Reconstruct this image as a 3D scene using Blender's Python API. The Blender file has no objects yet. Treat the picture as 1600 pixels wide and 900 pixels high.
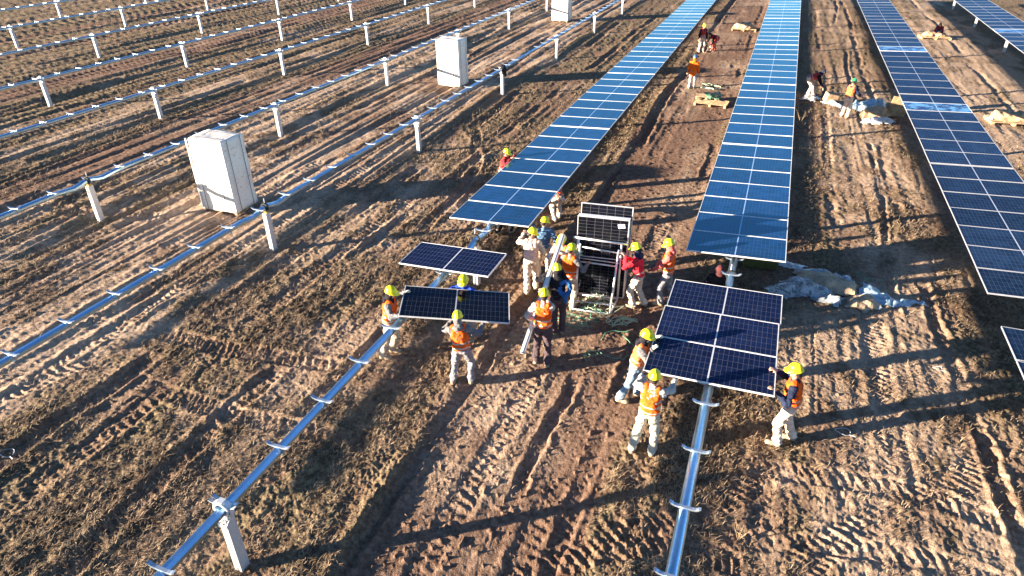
import bpy, math, random
import numpy as np
from mathutils import Vector, Matrix, noise as mnoise
random.seed(7); rng = np.random.default_rng(7)
S = bpy.context.scene
COL = bpy.data.collections.new("site"); S.collection.children.link(COL)
PI = math.pi

# ------------------------------------------------------------------ camera
F, PITCH, ROLL, YAW, HC = 1039.95, 0.536525, -0.0101662, -0.3692556, 8.611
R0 = Vector((math.cos(YAW), -math.sin(YAW), 0)); FH = Vector((math.sin(YAW), math.cos(YAW), 0))
FW = FH*math.cos(PITCH) + Vector((0, 0, -math.sin(PITCH)))
UP = R0.cross(FW)
cr, sr = math.cos(ROLL), math.sin(ROLL)
RR = R0*cr + UP*sr; UU = -R0*sr + UP*cr
cam = bpy.data.cameras.new("camera"); camo = bpy.data.objects.new("camera", cam); COL.objects.link(camo)
M = Matrix.Identity(4)
for i in range(3):
    M[i][0] = RR[i]; M[i][1] = UU[i]; M[i][2] = -FW[i]
M[2][3] = HC
camo.matrix_world = M
cam.sensor_width = 36; cam.lens = F/1600*36; cam.clip_end = 8000; cam.clip_start = .1
S.camera = camo

# ------------------------------------------------------------------ light
SUN_AZ = math.radians(33.3) + PI; SUN_EL = math.radians(9.5)
sd = Vector((math.cos(SUN_EL)*math.cos(SUN_AZ), math.cos(SUN_EL)*math.sin(SUN_AZ), math.sin(SUN_EL)))
sun = bpy.data.lights.new("sun", 'SUN'); sun.energy = 5.0; sun.angle = math.radians(.55); sun.color = (1, .81, .60)
so = bpy.data.objects.new("sun", sun); COL.objects.link(so)
so.rotation_euler = sd.to_track_quat('Z', 'Y').to_euler()
W = bpy.data.worlds.new("World"); S.world = W; W.use_nodes = True
nt = W.node_tree; nt.nodes.clear()
sky = nt.nodes.new('ShaderNodeTexSky'); sky.sky_type = 'NISHITA'; sky.sun_disc = False
sky.sun_elevation = SUN_EL; sky.sun_rotation = math.atan2(sd.x, sd.y)
sky.air_density = .75; sky.dust_density = .0; sky.ozone_density = 3
bg = nt.nodes.new('ShaderNodeBackground'); bg.inputs[1].default_value = .05
wo = nt.nodes.new('ShaderNodeOutputWorld')
nt.links.new(sky.outputs[0], bg.inputs[0]); nt.links.new(bg.outputs[0], wo.inputs[0])
S.view_settings.view_transform = 'Standard'; S.view_settings.look = 'None'
S.view_settings.gamma = 1; S.view_settings.use_curve_mapping = False
S.view_settings.exposure = 2.65
S.cycles.max_bounces = 6; S.cycles.diffuse_bounces = 3; S.cycles.glossy_bounces = 3
S.cycles.use_denoising = True

# ------------------------------------------------------------------ numpy noise
def _h(ix, iy, seed):
    h = (ix.astype(np.int64)*374761393 + iy.astype(np.int64)*668265263 + seed*974711) & 0xffffffff
    h = ((h ^ (h >> 13))*1274126177) & 0xffffffff
    h = (h ^ (h >> 16)) & 0xffffff
    return h.astype(np.float64)/0xffffff
def vn(x, y, seed=0):
    ix = np.floor(x); iy = np.floor(y); fx = x-ix; fy = y-iy
    fx = fx*fx*(3-2*fx); fy = fy*fy*(3-2*fy)
    a = _h(ix, iy, seed); b = _h(ix+1, iy, seed); c = _h(ix, iy+1, seed); d = _h(ix+1, iy+1, seed)
    return (a*(1-fx)+b*fx)*(1-fy) + (c*(1-fx)+d*fx)*fy
def fbm(x, y, oct=4, seed=0, gain=.5):
    s = 0; a = 1; t = 0
    for i in range(oct):
        s = s + a*vn(x*2**i + 17.3*i, y*2**i - 9.1*i, seed+i); t += a; a *= gain
    return s/t
def sst(e0, e1, x):
    t = np.clip((x-e0)/(e1-e0), 0, 1); return t*t*(3-2*t)

# ------------------------------------------------------------------ ground height
# ruts along the rows: x, y0, y1, half width, depth, lug amplitude, wobble
RUTS = [(-4.68, 4, 26, .14, .07, .0, .06), (-4.45, 26, 70, .2, .10, .0, .3), (-2.75, 5, 10.2, .13, .07, .0, .04), (-3.6, 4, 40, .22, .025, .030, .12), (-2.25, 4, 60, .22, .03, .028, .15),
        (-1.72, 5, 70, .15, .05, .02, .15), (-17.9, 2, 80, .28, .10, .015, .4), (-16.9, 2, 80, .2, .04, .02, .2), (-15.3, 2, 80, .25, .06, .025, .2), (-14.2, 2, 80, .22, .05, .025, .25),
        (-13.35, 3, 40, .2, .05, .035, .2), (-11.55, 2, 60, .22, .09, .02, .2), (-10.35, 3, 30, .24, .05, .035, .3), (-9.6, 14, 60, .2, .09, .01, .5), (-8.6, 2, 12, .22, .07, .05, .12), (-8.15, 13, 60, .18, .07, .02, .3),
        (-7.2, 3, 12, .2, .04, .03, .3), (-.95, 4, 8.8, .2, .04, .05, .1), (1.2, 4, 9, .2, .03, .03, .3), (2.5, 18, 70, .15, .04, .0, .3), (3.3, 10, 16, .24, .05, .05, .2), (3.95, 16, 70, .1, .09, .0, .25),
        (4.55, 9, 70, .14, .08, .03, .25), (7.7, 24, 80, .2, .03, .01, .3), (9.0, 20, 90, .16, .03, .01, .3), (10.6, 22, 90, .15, .06, .0, .3), (-19.6, 5, 80, .25, .06, .01, .5), (-20.9, 5, 80, .2, .05, .02, .5), (-22.3, 5, 80, .25, .09, .0, .4),
        (-24.1, 5, 80, .25, .05, .03, .3), (-26.6, 8, 90, .2, .06, .0, .4), (-28.3, 8, 90, .22, .06, .02, .5), (-30.4, 8, 90, .22, .06, .0, .5), (-33.4, 10, 90, .3, .08, .0, .5), (-35.2, 10, 90, .3, .09, .0, .5), (-37.7, 10, 90, .3, .06, .02, .4), (-42, 10, 90, .3, .08, .0, .6), (-45, 10, 90, .3, .08, .0, .6), (-50, 10, 90, .4, .09, .0, .8), (-57, 10, 90, .4, .09, .0, .8)]
# crossing tyre tracks: polyline, half width, depth, lug amp
CROSS = [([(-14.5, 8.5), (-13.2, 8.9), (-11, 8.85), (-8.4, 9.05), (-5.9, 9.4), (-4.9, 9.9)], .21, .03, .038),
         ([(-13.8, 7.9), (-11.4, 7.35), (-9.1, 7.15), (-7.2, 7.3), (-5.4, 7.5)], .21, .03, .038),
         ([(.7, 9.1), (1.4, 9.32), (2.6, 9.45), (3.9, 9.47), (4.9, 9.2), (6, 8.6)], .20, .025, .028),
         ([(.4, 7.4), (1.64, 7.85), (3, 8.1), (3.85, 8.13), (5, 8)], .20, .025, .028),
         ([(1.4, 7.2), (2.1, 8.0), (3.27, 9.1), (4.3, 10.2), (5.2, 11.8)], .24, .03, .05),
         ([(-13.8, 5.4), (-13.5, 8.3), (-13.0, 11.5)], .2, .03, .04), ([(-13.2, 5.8), (-12.6, 7.9), (-12.2, 9.8)], .2, .03, .045),
         ([(-13.2, 25.8), (-11.5, 24.6), (-9.7, 22.6), (-8.8, 20), (-8.6, 17)], .13, -.04, .0), ([(-12.5, 27), (-10.4, 23.4), (-9.1, 19.5), (-8.9, 15)], .2, .05, .0),
         ([(-12.0, 17.6), (-10.6, 17.2), (-8.8, 16.9), (-7.4, 17.2)], .22, .03, .05), ([(-24, 13.4), (-21, 13.2), (-18.5, 13.4), (-16.6, 14)], .27, .04, .06), ([(-23, 15.4), (-20, 14.9), (-18.4, 14.9)], .27, .04, .06),
         ([(-2.6, 5.4), (-1.5, 6.6), (-.2, 7.2), (1, 7.1)], .24, .03, .05), ([(-1.4, 6.9), (0.4, 7.9), (1.2, 9.2)], .2, .03, .045), ([(-6.4, 16.2), (-3.6, 15.6), (-.6, 15.1), (1.6, 15.4), (4.6, 17.6)], .26, .04, .03)]
def zones(x, y):
    wob = (fbm(x*.25, y*.18, 3, 50)-.5)
    def band(a, b, s=.5): return sst(a-s, a+s, x+wob*1.2)*(1-sst(b-s, b+s, x+wob*1.2))
    mud = np.maximum.reduce([band(-4.75, -1.4, .12), band(-17.6, -13.0, .4)*.85, band(-24.7, -22.0, .4), band(-38.2, -34.6, .5), band(-46.5, -44.8, .4)*.8, band(-30.8, -29.3, .4)*.5, band(-51.5, -49.5, .4)*.8])
    # churned reddish soil between the A row and its tube in the foreground
    mud = np.maximum(mud, .75*sst(.50, .62, fbm(x*.9+3, y*.55, 4, 61))*(x > -13.5)*(x < 6))
    def blob(cx, cy, rx, ry): return np.exp(-(((x-cx)/rx)**2+((y-cy)/ry)**2))
    pt = fbm(x*.75, y*.28+3, 4, 72, .6); p2 = fbm(x*1.6+5, y*1.1, 4, 74, .6)
    want = .42*sst(.5, .7, fbm(x*.55+9, y*.22+2, 4, 71)) + .75*band(6.2, 13, .5)*sst(15, 26, y) + .95*band(-22, -18.7, .6)*(1-sst(26, 60, y)*.5) + .6*band(-18.4, -13, .5) + .65*blob(-10.5, 17, 2.6, 5) + .75*blob(3, 12.2, 2.6, 3.2) + .5*blob(3.4, 8.7, 2.6, 1.6) + .8*blob(-15, 7, 3, 3.5) + .4*band(2.4, 5, .3)*sst(16, 22, y) + .35*band(-28, -25.5, .4) + .5*blob(-12.2, 11, 1.6, 3) + .35*blob(-3.3, 8.5, 1.2, 2.5)
    sand = np.clip(want*(.25+1.5*sst(.36, .62, pt*.5+p2*.5)), 0, 1)
    mud = mud*(1-.45*sand)
    grass = np.clip(1-mud*1.1, 0, 1)*np.clip(1.05-sand*.8, 0, 1)
    return mud, sand, grass
def mats_of(x, y):
    return (1-.75*zones(x, y)[1])*sst(.50, .60, fbm(x*.75+31, y*.42+7, 4, 161, .55))*(.35+.65*(1-sst(14, 30, np.hypot(x, y))))*(1-sst(-5.2, -4.8, x)*(1-sst(-1.6, -1.0, x)))
def lugs(s, d, w, side):
    s = s+(vn(s*9, d*9, 720)-.5)*.05
    ph = s/.165 + side*.5 + (vn(s*.8, d*0+3, 700)-.5)*1.2
    r = ph + np.abs(d)/w*.45*np.sign(d)
    f = r-np.floor(r)
    half = (d*side > 0)
    v = sst(.0, .18, f)*(1-sst(.45, .63, f))
    return v*half*(.55+.9*(vn(s*14, d*16, 721)))*(.25+.75*sst(.3, .6, vn(s*2.6, d*5, 711+side)))*.8
def gh(x, y, fine=True, want=False):
    x = np.asarray(x, float); y = np.asarray(y, float)
    mud, sand, grass = zones(x, y)
    near = 1-sst(200, 600, np.hypot(x, y))
    h = (fbm(x*.12, y*.10, 3, 1)-.5)*.10
    road = sst(-4.85, -4.6, x+(fbm(x*0+2, y*.4, 2, 5)-.5)*.25)*(1-sst(-1.75, -1.1, x))
    h -= .05*road
    h += .03*np.exp(-((x+4.95+(fbm(x*0+2, y*.4, 2, 5)-.5)*.25)/.13)**2)*fbm(x*0+2, y*1.5, 3, 6)*1.4*(y < 34)
    # long streaks parallel to the rows
    st = fbm(x*3.2+fbm(x*.3, y*.3, 2, 8)*2.5, y*.16, 4, 9, .6)-.5
    h += st*.050*(1-.5*road)
    # narrow winding furrows along the rows, strongest in the left field
    fz = (.25+.75*(1-sst(-13.5, -11, x)))*sst(6, 14, y+.5*(-x-12)*(x < -12))*(1-.6*road)
    for q_ in range(3):
        nq = fbm(x*(.75+.3*q_)+11*q_, y*.035+q_*5, 3, 210+q_, .45)+(vn(x*4, y*2.2, 220+q_)-.5)*.020*(1-sst(14, 26, np.hypot(x, y)))
        dq = np.abs(nq-.5)/(.030+.0006*np.hypot(x, y))
        h += fz*(-.060*np.exp(-dq**2)+.024*np.exp(-((dq-2.0)/.8)**2))*(.35+.65*vn(x*.6, y*.3, 230+q_))
    # clods and tufts
    c1 = fbm(x*2.3, y*2.0, 4, 20, .6); rid = 1-np.abs(2*c1-1)
    h += grass*(rid-.6)*.050 + (c1-.5)*.02
    om = mats_of(x, y); h += om*(.012+.05*(1-np.abs(2*fbm(x*5.5, y*5, 3, 170, .6)-1)-.55))
    c2 = fbm(x*7.5, y*6.5, 3, 30, .6)
    h += (c2-.5)*(.020+.042*grass)
    if fine:
        c3 = vn(x*24, y*22, 40)-.5; h += c3*(.008+.018*grass)
        c4 = vn(x*46, y*44, 41)-.5; h += c4*(.004+.010*grass)
        cl = vn(x*13, y*12, 43); h += sst(.84, .98, cl)*(.015+.02*mud)
    flat = np.zeros_like(x); bare = np.zeros_like(x)
    for k, (x0, y0, y1, w, dep, lug, wb) in enumerate(RUTS):
        m = (np.abs(x-x0) < w*3+wb+.3) & (y > y0-1) & (y < y1+1)
        if not m.any(): continue
        xs = x[m]; ys = y[m]
        c = x0 + (vn(ys*.12, ys*0+k, 90+k)-.5)*2*wb + (vn(ys*.9, ys*0+k, 190+k)-.5)*.08 + (vn(xs*6, ys*5, 195+k)-.5)*.10
        d = xs-c
        e = sst(y0-1, y0+.6, ys)*(1-sst(y1-.6, y1+1, ys))*(.12+.88*sst(.3, .65, vn(ys*.33, ys*0+3*k, 291+k)*.7+.3*vn(ys*1.7, ys*0+3*k, 491+k)))
        dep = dep*.7; prof = -dep*(1-sst(w*.7, w*1.15, np.abs(d))) + dep*.55*np.exp(-((np.abs(d)-w*1.35)/(w*.35))**2)*(.5+vn(xs*3, ys*3, 70+k))
        hh = prof*e
        if lug > 0:
            a = lug*e*(1-sst(w*.85, w*1.0, np.abs(d)))
            hh = hh + a*(lugs(ys, d, w, 1)+lugs(ys, d, w, -1))*.75
        dl = np.zeros_like(x); dl[m] = hh; h = h+dl
        fl = np.zeros_like(x); fl[m] = e*(1-sst(w*.9, w*1.3, np.abs(d))); bare = np.maximum(bare, fl)
    for k, (pl, w, dep, lug) in enumerate(CROSS):
        P = np.array(pl); m = (x > P[:, 0].min()-1) & (x < P[:, 0].max()+1) & (y > P[:, 1].min()-1) & (y < P[:, 1].max()+1)
        if not m.any(): continue
        # smooth the polyline
        for _ in range(3):
            Q = [P[0]]
            for a, b in zip(P[:-1], P[1:]): Q += [a*.75+b*.25, a*.25+b*.75]
            P = np.array(Q+[P[-1]])
        xs = x[m]+(vn(x[m]*.6, y[m]*.6, 600+k)-.5)*.25; ys = y[m]+(vn(x[m]*.6, y[m]*.6, 620+k)-.5)*.25
        bd = np.full(xs.shape, 9.); bs = np.zeros(xs.shape); acc = 0
        L = np.sum(np.hypot(*(P[1:]-P[:-1]).T))
        for a, b in zip(P[:-1], P[1:]):
            v = b-a; l = math.hypot(*v)
            if l < 1e-6: continue
            t = np.clip(((xs-a[0])*v[0]+(ys-a[1])*v[1])/l/l, 0, 1)
            dx = xs-(a[0]+v[0]*t); dy = ys-(a[1]+v[1]*t); dd = np.hypot(dx, dy)
            sg = np.sign(v[0]*dy-v[1]*dx); u = dd < np.abs(bd)
            bd = np.where(u, dd*np.where(sg == 0, 1, sg), bd); bs = np.where(u, acc+t*l, bs); acc += l
        e = sst(0, .5, bs)*(1-sst(L-.5, L, bs))*(.3+.7*sst(.2, .55, vn(bs*.8, bs*0+k, 500+k)))
        ad = np.abs(bd)
        hh = (-dep*(1-sst(w*.8, w*1.15, ad)) + abs(dep)*.5*np.exp(-((ad-w*1.3)/(w*.3))**2))*e
        if lug > 0:
            hh = hh + lug*e*(1-sst(w*.9, w*1.02, ad))*(lugs(bs, bd, w, 1)+lugs(bs, bd, w, -1))*.8
        dl = np.zeros_like(x); dl[m] = hh; h = h+dl
        fl = np.zeros_like(x); fl[m] = e*(1-sst(w*.9, w*1.2, ad)); bare = np.maximum(bare, fl)
    h = h*near
    if want: return h, mud, sand, np.clip(grass*(1-.75*bare), 0, 1), om*(1-bare)
    return h
def g1(x, y): return float(gh(np.array([x]), np.array([y]), False)[0])

# ------------------------------------------------------------------ materials
class NB:
    def __init__(s, name):
        s.m = bpy.data.materials.new(name); s.m.use_nodes = True; s.t = s.m.node_tree; s.t.nodes.clear()
        s.out = s.t.nodes.new('ShaderNodeOutputMaterial'); s.p = s.n('ShaderNodeBsdfPrincipled'); s.l(s.p.outputs[0], s.out.inputs[0])
    def n(s, ty, **k):
        o = s.t.nodes.new(ty)
        for a, b in k.items(): setattr(o, a, b)
        return o
    def l(s, a, b): s.t.links.new(a, b)
    def set(s, i, v):
        if hasattr(v, 'is_output') or isinstance(v, bpy.types.NodeSocket): s.l(v, i)
        else: i.default_value = v
    def math(s, op, a, b=0., c=None, clamp=False):
        o = s.n('ShaderNodeMath', operation=op); o.use_clamp = clamp
        s.set(o.inputs[0], a); s.set(o.inputs[1], b)
        if c is not None: s.set(o.inputs[2], c)
        return o.outputs[0]
    def mix(s, f, a, b):
        o = s.n('ShaderNodeMix', data_type='RGBA'); s.set(o.inputs[0], f)
        for i, v in ((6, a), (7, b)):
            if isinstance(v, tuple): v = tuple(v)[:3]+(1,)
            s.set(o.inputs[i], v)
        return o.outputs[2]
    def noise(s, scale, detail=3, rough=.55, vec=None, dist=0):
        o = s.n('ShaderNodeTexNoise'); o.inputs['Scale'].default_value = scale; o.inputs['Detail'].default_value = detail
        o.inputs['Roughness'].default_value = rough; o.inputs['Distortion'].default_value = dist
        if vec is not None: s.l(vec, o.inputs['Vector'])
        return o.outputs[0]
    def ramp(s, v, a, b):
        o = s.n('ShaderNodeMapRange', interpolation_type='SMOOTHSTEP'); s.set(o.inputs[0], v); o.inputs[1].default_value = a; o.inputs[2].default_value = b
        return o.outputs[0]
    def obj(s): return s.n('ShaderNodeTexCoord').outputs['Object']
    def bump(s, h, st, dist=.01):
        o = s.n('ShaderNodeBump'); o.inputs['Strength'].default_value = st; o.inputs['Distance'].default_value = dist
        s.l(h, o.inputs['Height']); s.l(o.outputs[0], s.p.inputs['Normal'])
def C4(c): return tuple(c)[:3]+(1,)
MATS = {}
def mat(name, col, rough=.6, metal=0, var=.12, scale=12, bump=0, col2=None, spec=.5):
    if name in MATS: return MATS[name]
    b = NB(name); o = b.obj(); nz = b.noise(scale, 4, .6, o)
    c2 = col2 or tuple(max(0, v*(1-var*2.2)) for v in col)
    c1 = tuple(min(1, v*(1+var)) for v in col) if col2 is None else col
    b.l(b.mix(b.ramp(nz, .35, .65), c2, c1), b.p.inputs['Base Color'])
    b.p.inputs['Roughness'].default_value = rough; b.p.inputs['Metallic'].default_value = metal
    b.p.inputs['Specular IOR Level'].default_value = spec
    if bump: b.bump(nz, bump, .02)
    MATS[name] = b.m; return b.m

def ground_mat():
    b = NB("churned_soil"); P = b.n('ShaderNodeNewGeometry').outputs['Position']
    at = b.n('ShaderNodeAttribute', attribute_name='zone'); sp = b.n('ShaderNodeSeparateColor'); b.l(at.outputs['Color'], sp.inputs[0])
    mud, sand, grass = sp.outputs[0], sp.outputs[1], sp.outputs[2]
    mp = b.n('ShaderNodeMapping'); b.l(P, mp.inputs[0]); mp.inputs['Scale'].default_value = (1, .16, 1)
    n1 = b.noise(1.1, 6, .65, P); n2 = b.noise(9, 5, .7, P, .4); n3 = b.noise(42, 3, .7, P); ns = b.noise(3.4, 5, .65, mp.outputs[0])
    base = b.mix(b.ramp(n2, .3, .7), (.120, .072, .046), (.275, .180, .120))
    mudc = b.mix(b.ramp(n2, .3, .7), (.095, .054, .036), (.260, .165, .116))
    sandc = b.mix(b.ramp(n2, .3, .7), (.28, .195, .140), (.54, .41, .305))
    gr = b.mix(b.ramp(n2, .36, .66), (.044, .036, .021), (.280, .212, .128))
    gr = b.mix(b.math('MULTIPLY', b.ramp(n1, .52, .72), .35), gr, (.12, .115, .055))
    c = b.mix(mud, base, mudc)
    c = b.mix(b.math('MULTIPLY', sand, b.ramp(ns, .18, .5)), c, sandc)
    gm = b.math('MULTIPLY', grass, b.ramp(b.math('ADD', b.math('MULTIPLY', ns, .5), b.math('MULTIPLY', n2, .5)), .38, .55))
    c = b.mix(gm, c, gr)
    om = b.math('MULTIPLY', at.outputs['Alpha'], b.ramp(n2, .68, .50))
    c = b.mix(b.math('MULTIPLY', om, .8), c, b.mix(b.ramp(n3, .4, .65), (.034, .028, .018), (.120, .080, .048)))
    # litter: pale straw bits and dark crumbs
    c = b.mix(b.math('MULTIPLY', b.ramp(n3, .60, .72), .5), c, (.40, .32, .21))
    c = b.mix(b.math('MULTIPLY', b.ramp(n3, .42, .30), .5), c, (.055, .036, .024))
    b.l(c, b.p.inputs['Base Color']); b.p.inputs['Roughness'].default_value = .95; b.p.inputs['Specular IOR Level'].default_value = .15
    hs = b.math('ADD', b.math('MULTIPLY', n2, .6), b.math('MULTIPLY', n3, .5)); b.bump(hs, 1.0, .065)
    return b.m

def glass_mat(name, base, line, rough, spec, smear=0, lk=.3, ior=1.45):
    b = NB(name); o = b.obj(); sx = b.n('ShaderNodeSeparateXYZ'); b.l(o, sx.inputs[0])
    ax = b.math('ABSOLUTE', sx.outputs[0]); y = sx.outputs[1]
    u = b.math('FRACT', b.math('DIVIDE', b.math('SUBTRACT', ax, .012), .0882)); v = b.math('FRACT', b.math('DIVIDE', b.math('ADD', y, 5*.1815), .1815))
    lu = b.math('GREATER_THAN', b.math('ABSOLUTE', b.math('SUBTRACT', u, .5)), .5-.0022/.0882)
    lv = b.math('GREATER_THAN', b.math('ABSOLUTE', b.math('SUBTRACT', v, .5)), .5-.0028/.1815)
    mid = b.math('LESS_THAN', ax, .013)
    edge = b.math('MAXIMUM', b.math('GREATER_THAN', ax, 1.074), b.math('GREATER_THAN', b.math('ABSOLUTE', y), .5462))
    ln = b.math('MAXIMUM', lu, lv)
    cell = b.n('ShaderNodeTexWhiteNoise'); cv = b.n('ShaderNodeCombineXYZ')
    b.l(b.math('FLOOR', b.math('DIVIDE', sx.outputs[0], .1764)), cv.inputs[0]); b.l(b.math('FLOOR', b.math('DIVIDE', b.math('ADD', y, 5*.1815), .1815)), cv.inputs[1])
    oi = b.n('ShaderNodeObjectInfo'); b.l(oi.outputs['Random'], cv.inputs[2]); b.l(cv.outputs[0], cell.inputs[0])
    k = b.math('ADD', b.math('MULTIPLY', cell.outputs[0], .5), .75)
    k = b.math('MULTIPLY', k, b.math('ADD', b.math('MULTIPLY', oi.outputs['Random'], .5), .75))
    hsv = b.n('ShaderNodeVectorMath', operation='SCALE'); hsv.inputs[0].default_value = base; b.l(k, hsv.inputs['Scale'])
    c = b.mix(b.math('MULTIPLY', ln, lk), hsv.outputs[0], line); c = b.mix(b.math('MULTIPLY', mid, .9), c, tuple(q*1.5 for q in line)); c = b.mix(b.math('MULTIPLY', edge, .8), c, (.03, .04, .07))
    # thin uneven dust film
    d = b.math('MULTIPLY', b.ramp(b.noise(2.2, 5, .65, o), .45, .8), .02)
    c = b.mix(d, c, (.35, .36, .38))
    if smear:
        sm = b.math('MULTIPLY', b.ramp(b.noise(3.0, 6, .7, o, .6), .42, .60), smear)
        c = b.mix(sm, c, (.16, .42, .70))
    b.l(c, b.p.inputs['Base Color']); b.p.inputs['Roughness'].default_value = .6; b.p.inputs['Specular IOR Level'].default_value = 0
    nz = b.noise(1.3, 2, .5, o); bp = b.n('ShaderNodeBump'); bp.inputs['Strength'].default_value = .04; bp.inputs['Distance'].default_value = .02; b.l(nz, bp.inputs['Height'])
    gl = b.n('ShaderNodeBsdfGlossy'); gl.inputs['Color'].default_value = C4(spec); gl.inputs['Roughness'].default_value = rough; b.l(bp.outputs[0], gl.inputs['Normal'])
    fr = b.n('ShaderNodeFresnel'); fr.inputs['IOR'].default_value = ior
    ms = b.n('ShaderNodeMixShader'); b.l(fr.outputs[0], ms.inputs[0]); b.l(b.p.outputs[0], ms.inputs[1]); b.l(gl.outputs[0], ms.inputs[2]); b.l(ms.outputs[0], b.out.inputs[0])
    return b.m
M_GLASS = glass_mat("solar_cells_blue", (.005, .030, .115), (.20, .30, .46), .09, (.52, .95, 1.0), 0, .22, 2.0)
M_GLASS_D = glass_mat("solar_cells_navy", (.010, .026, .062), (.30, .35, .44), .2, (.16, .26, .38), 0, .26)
M_GLASS_N = glass_mat("solar_cells_dark", (.005, .010, .038), (.40, .42, .46), .12, (.4, .5, .8), 0, .22)
M_GLASS_W = glass_mat("solar_cells_wet", (.012, .020, .06), (.42, .45, .52), .3, (.3, .5, .8), .9)
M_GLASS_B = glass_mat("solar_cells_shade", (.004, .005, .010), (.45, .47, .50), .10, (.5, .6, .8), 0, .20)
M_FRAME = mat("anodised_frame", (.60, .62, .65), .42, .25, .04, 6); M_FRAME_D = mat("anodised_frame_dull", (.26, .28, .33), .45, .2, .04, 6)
M_BACK = mat("panel_backsheet", (.7, .7, .72), .6, 0, .05, 5)
def galv(name, base, rough, metal=.9):
    b = NB(name); o = b.obj(); v = b.n('ShaderNodeTexVoronoi'); v.inputs['Scale'].default_value = 26; b.l(o, v.inputs['Vector'])
    n = b.noise(3, 4, .6, o); f = b.math('ADD', b.math('MULTIPLY', v.outputs['Distance'], .4), b.math('MULTIPLY', n, .7))
    b.l(b.mix(b.ramp(f, .25, .75), tuple(c*.82 for c in base), base), b.p.inputs['Base Color'])
    b.p.inputs['Metallic'].default_value = metal; b.l(b.math('ADD', b.math('MULTIPLY', n, .18), rough-.09), b.p.inputs['Roughness'])
    return b.m
M_TUBE = galv("galvanised_tube", (.36, .58, .80), .30, 1.0); M_GALV = galv("galvanised_steel", (.74, .76, .78), .45, .55); M_POST = galv("galvanised_post", (.58, .60, .61), .5, .35)
M_YEL = mat("yellow_chromate", (.42, .28, .07), .4, .6, .1, 30); M_RUBBER = mat("black_rubber", (.02, .02, .022), .6)

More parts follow.
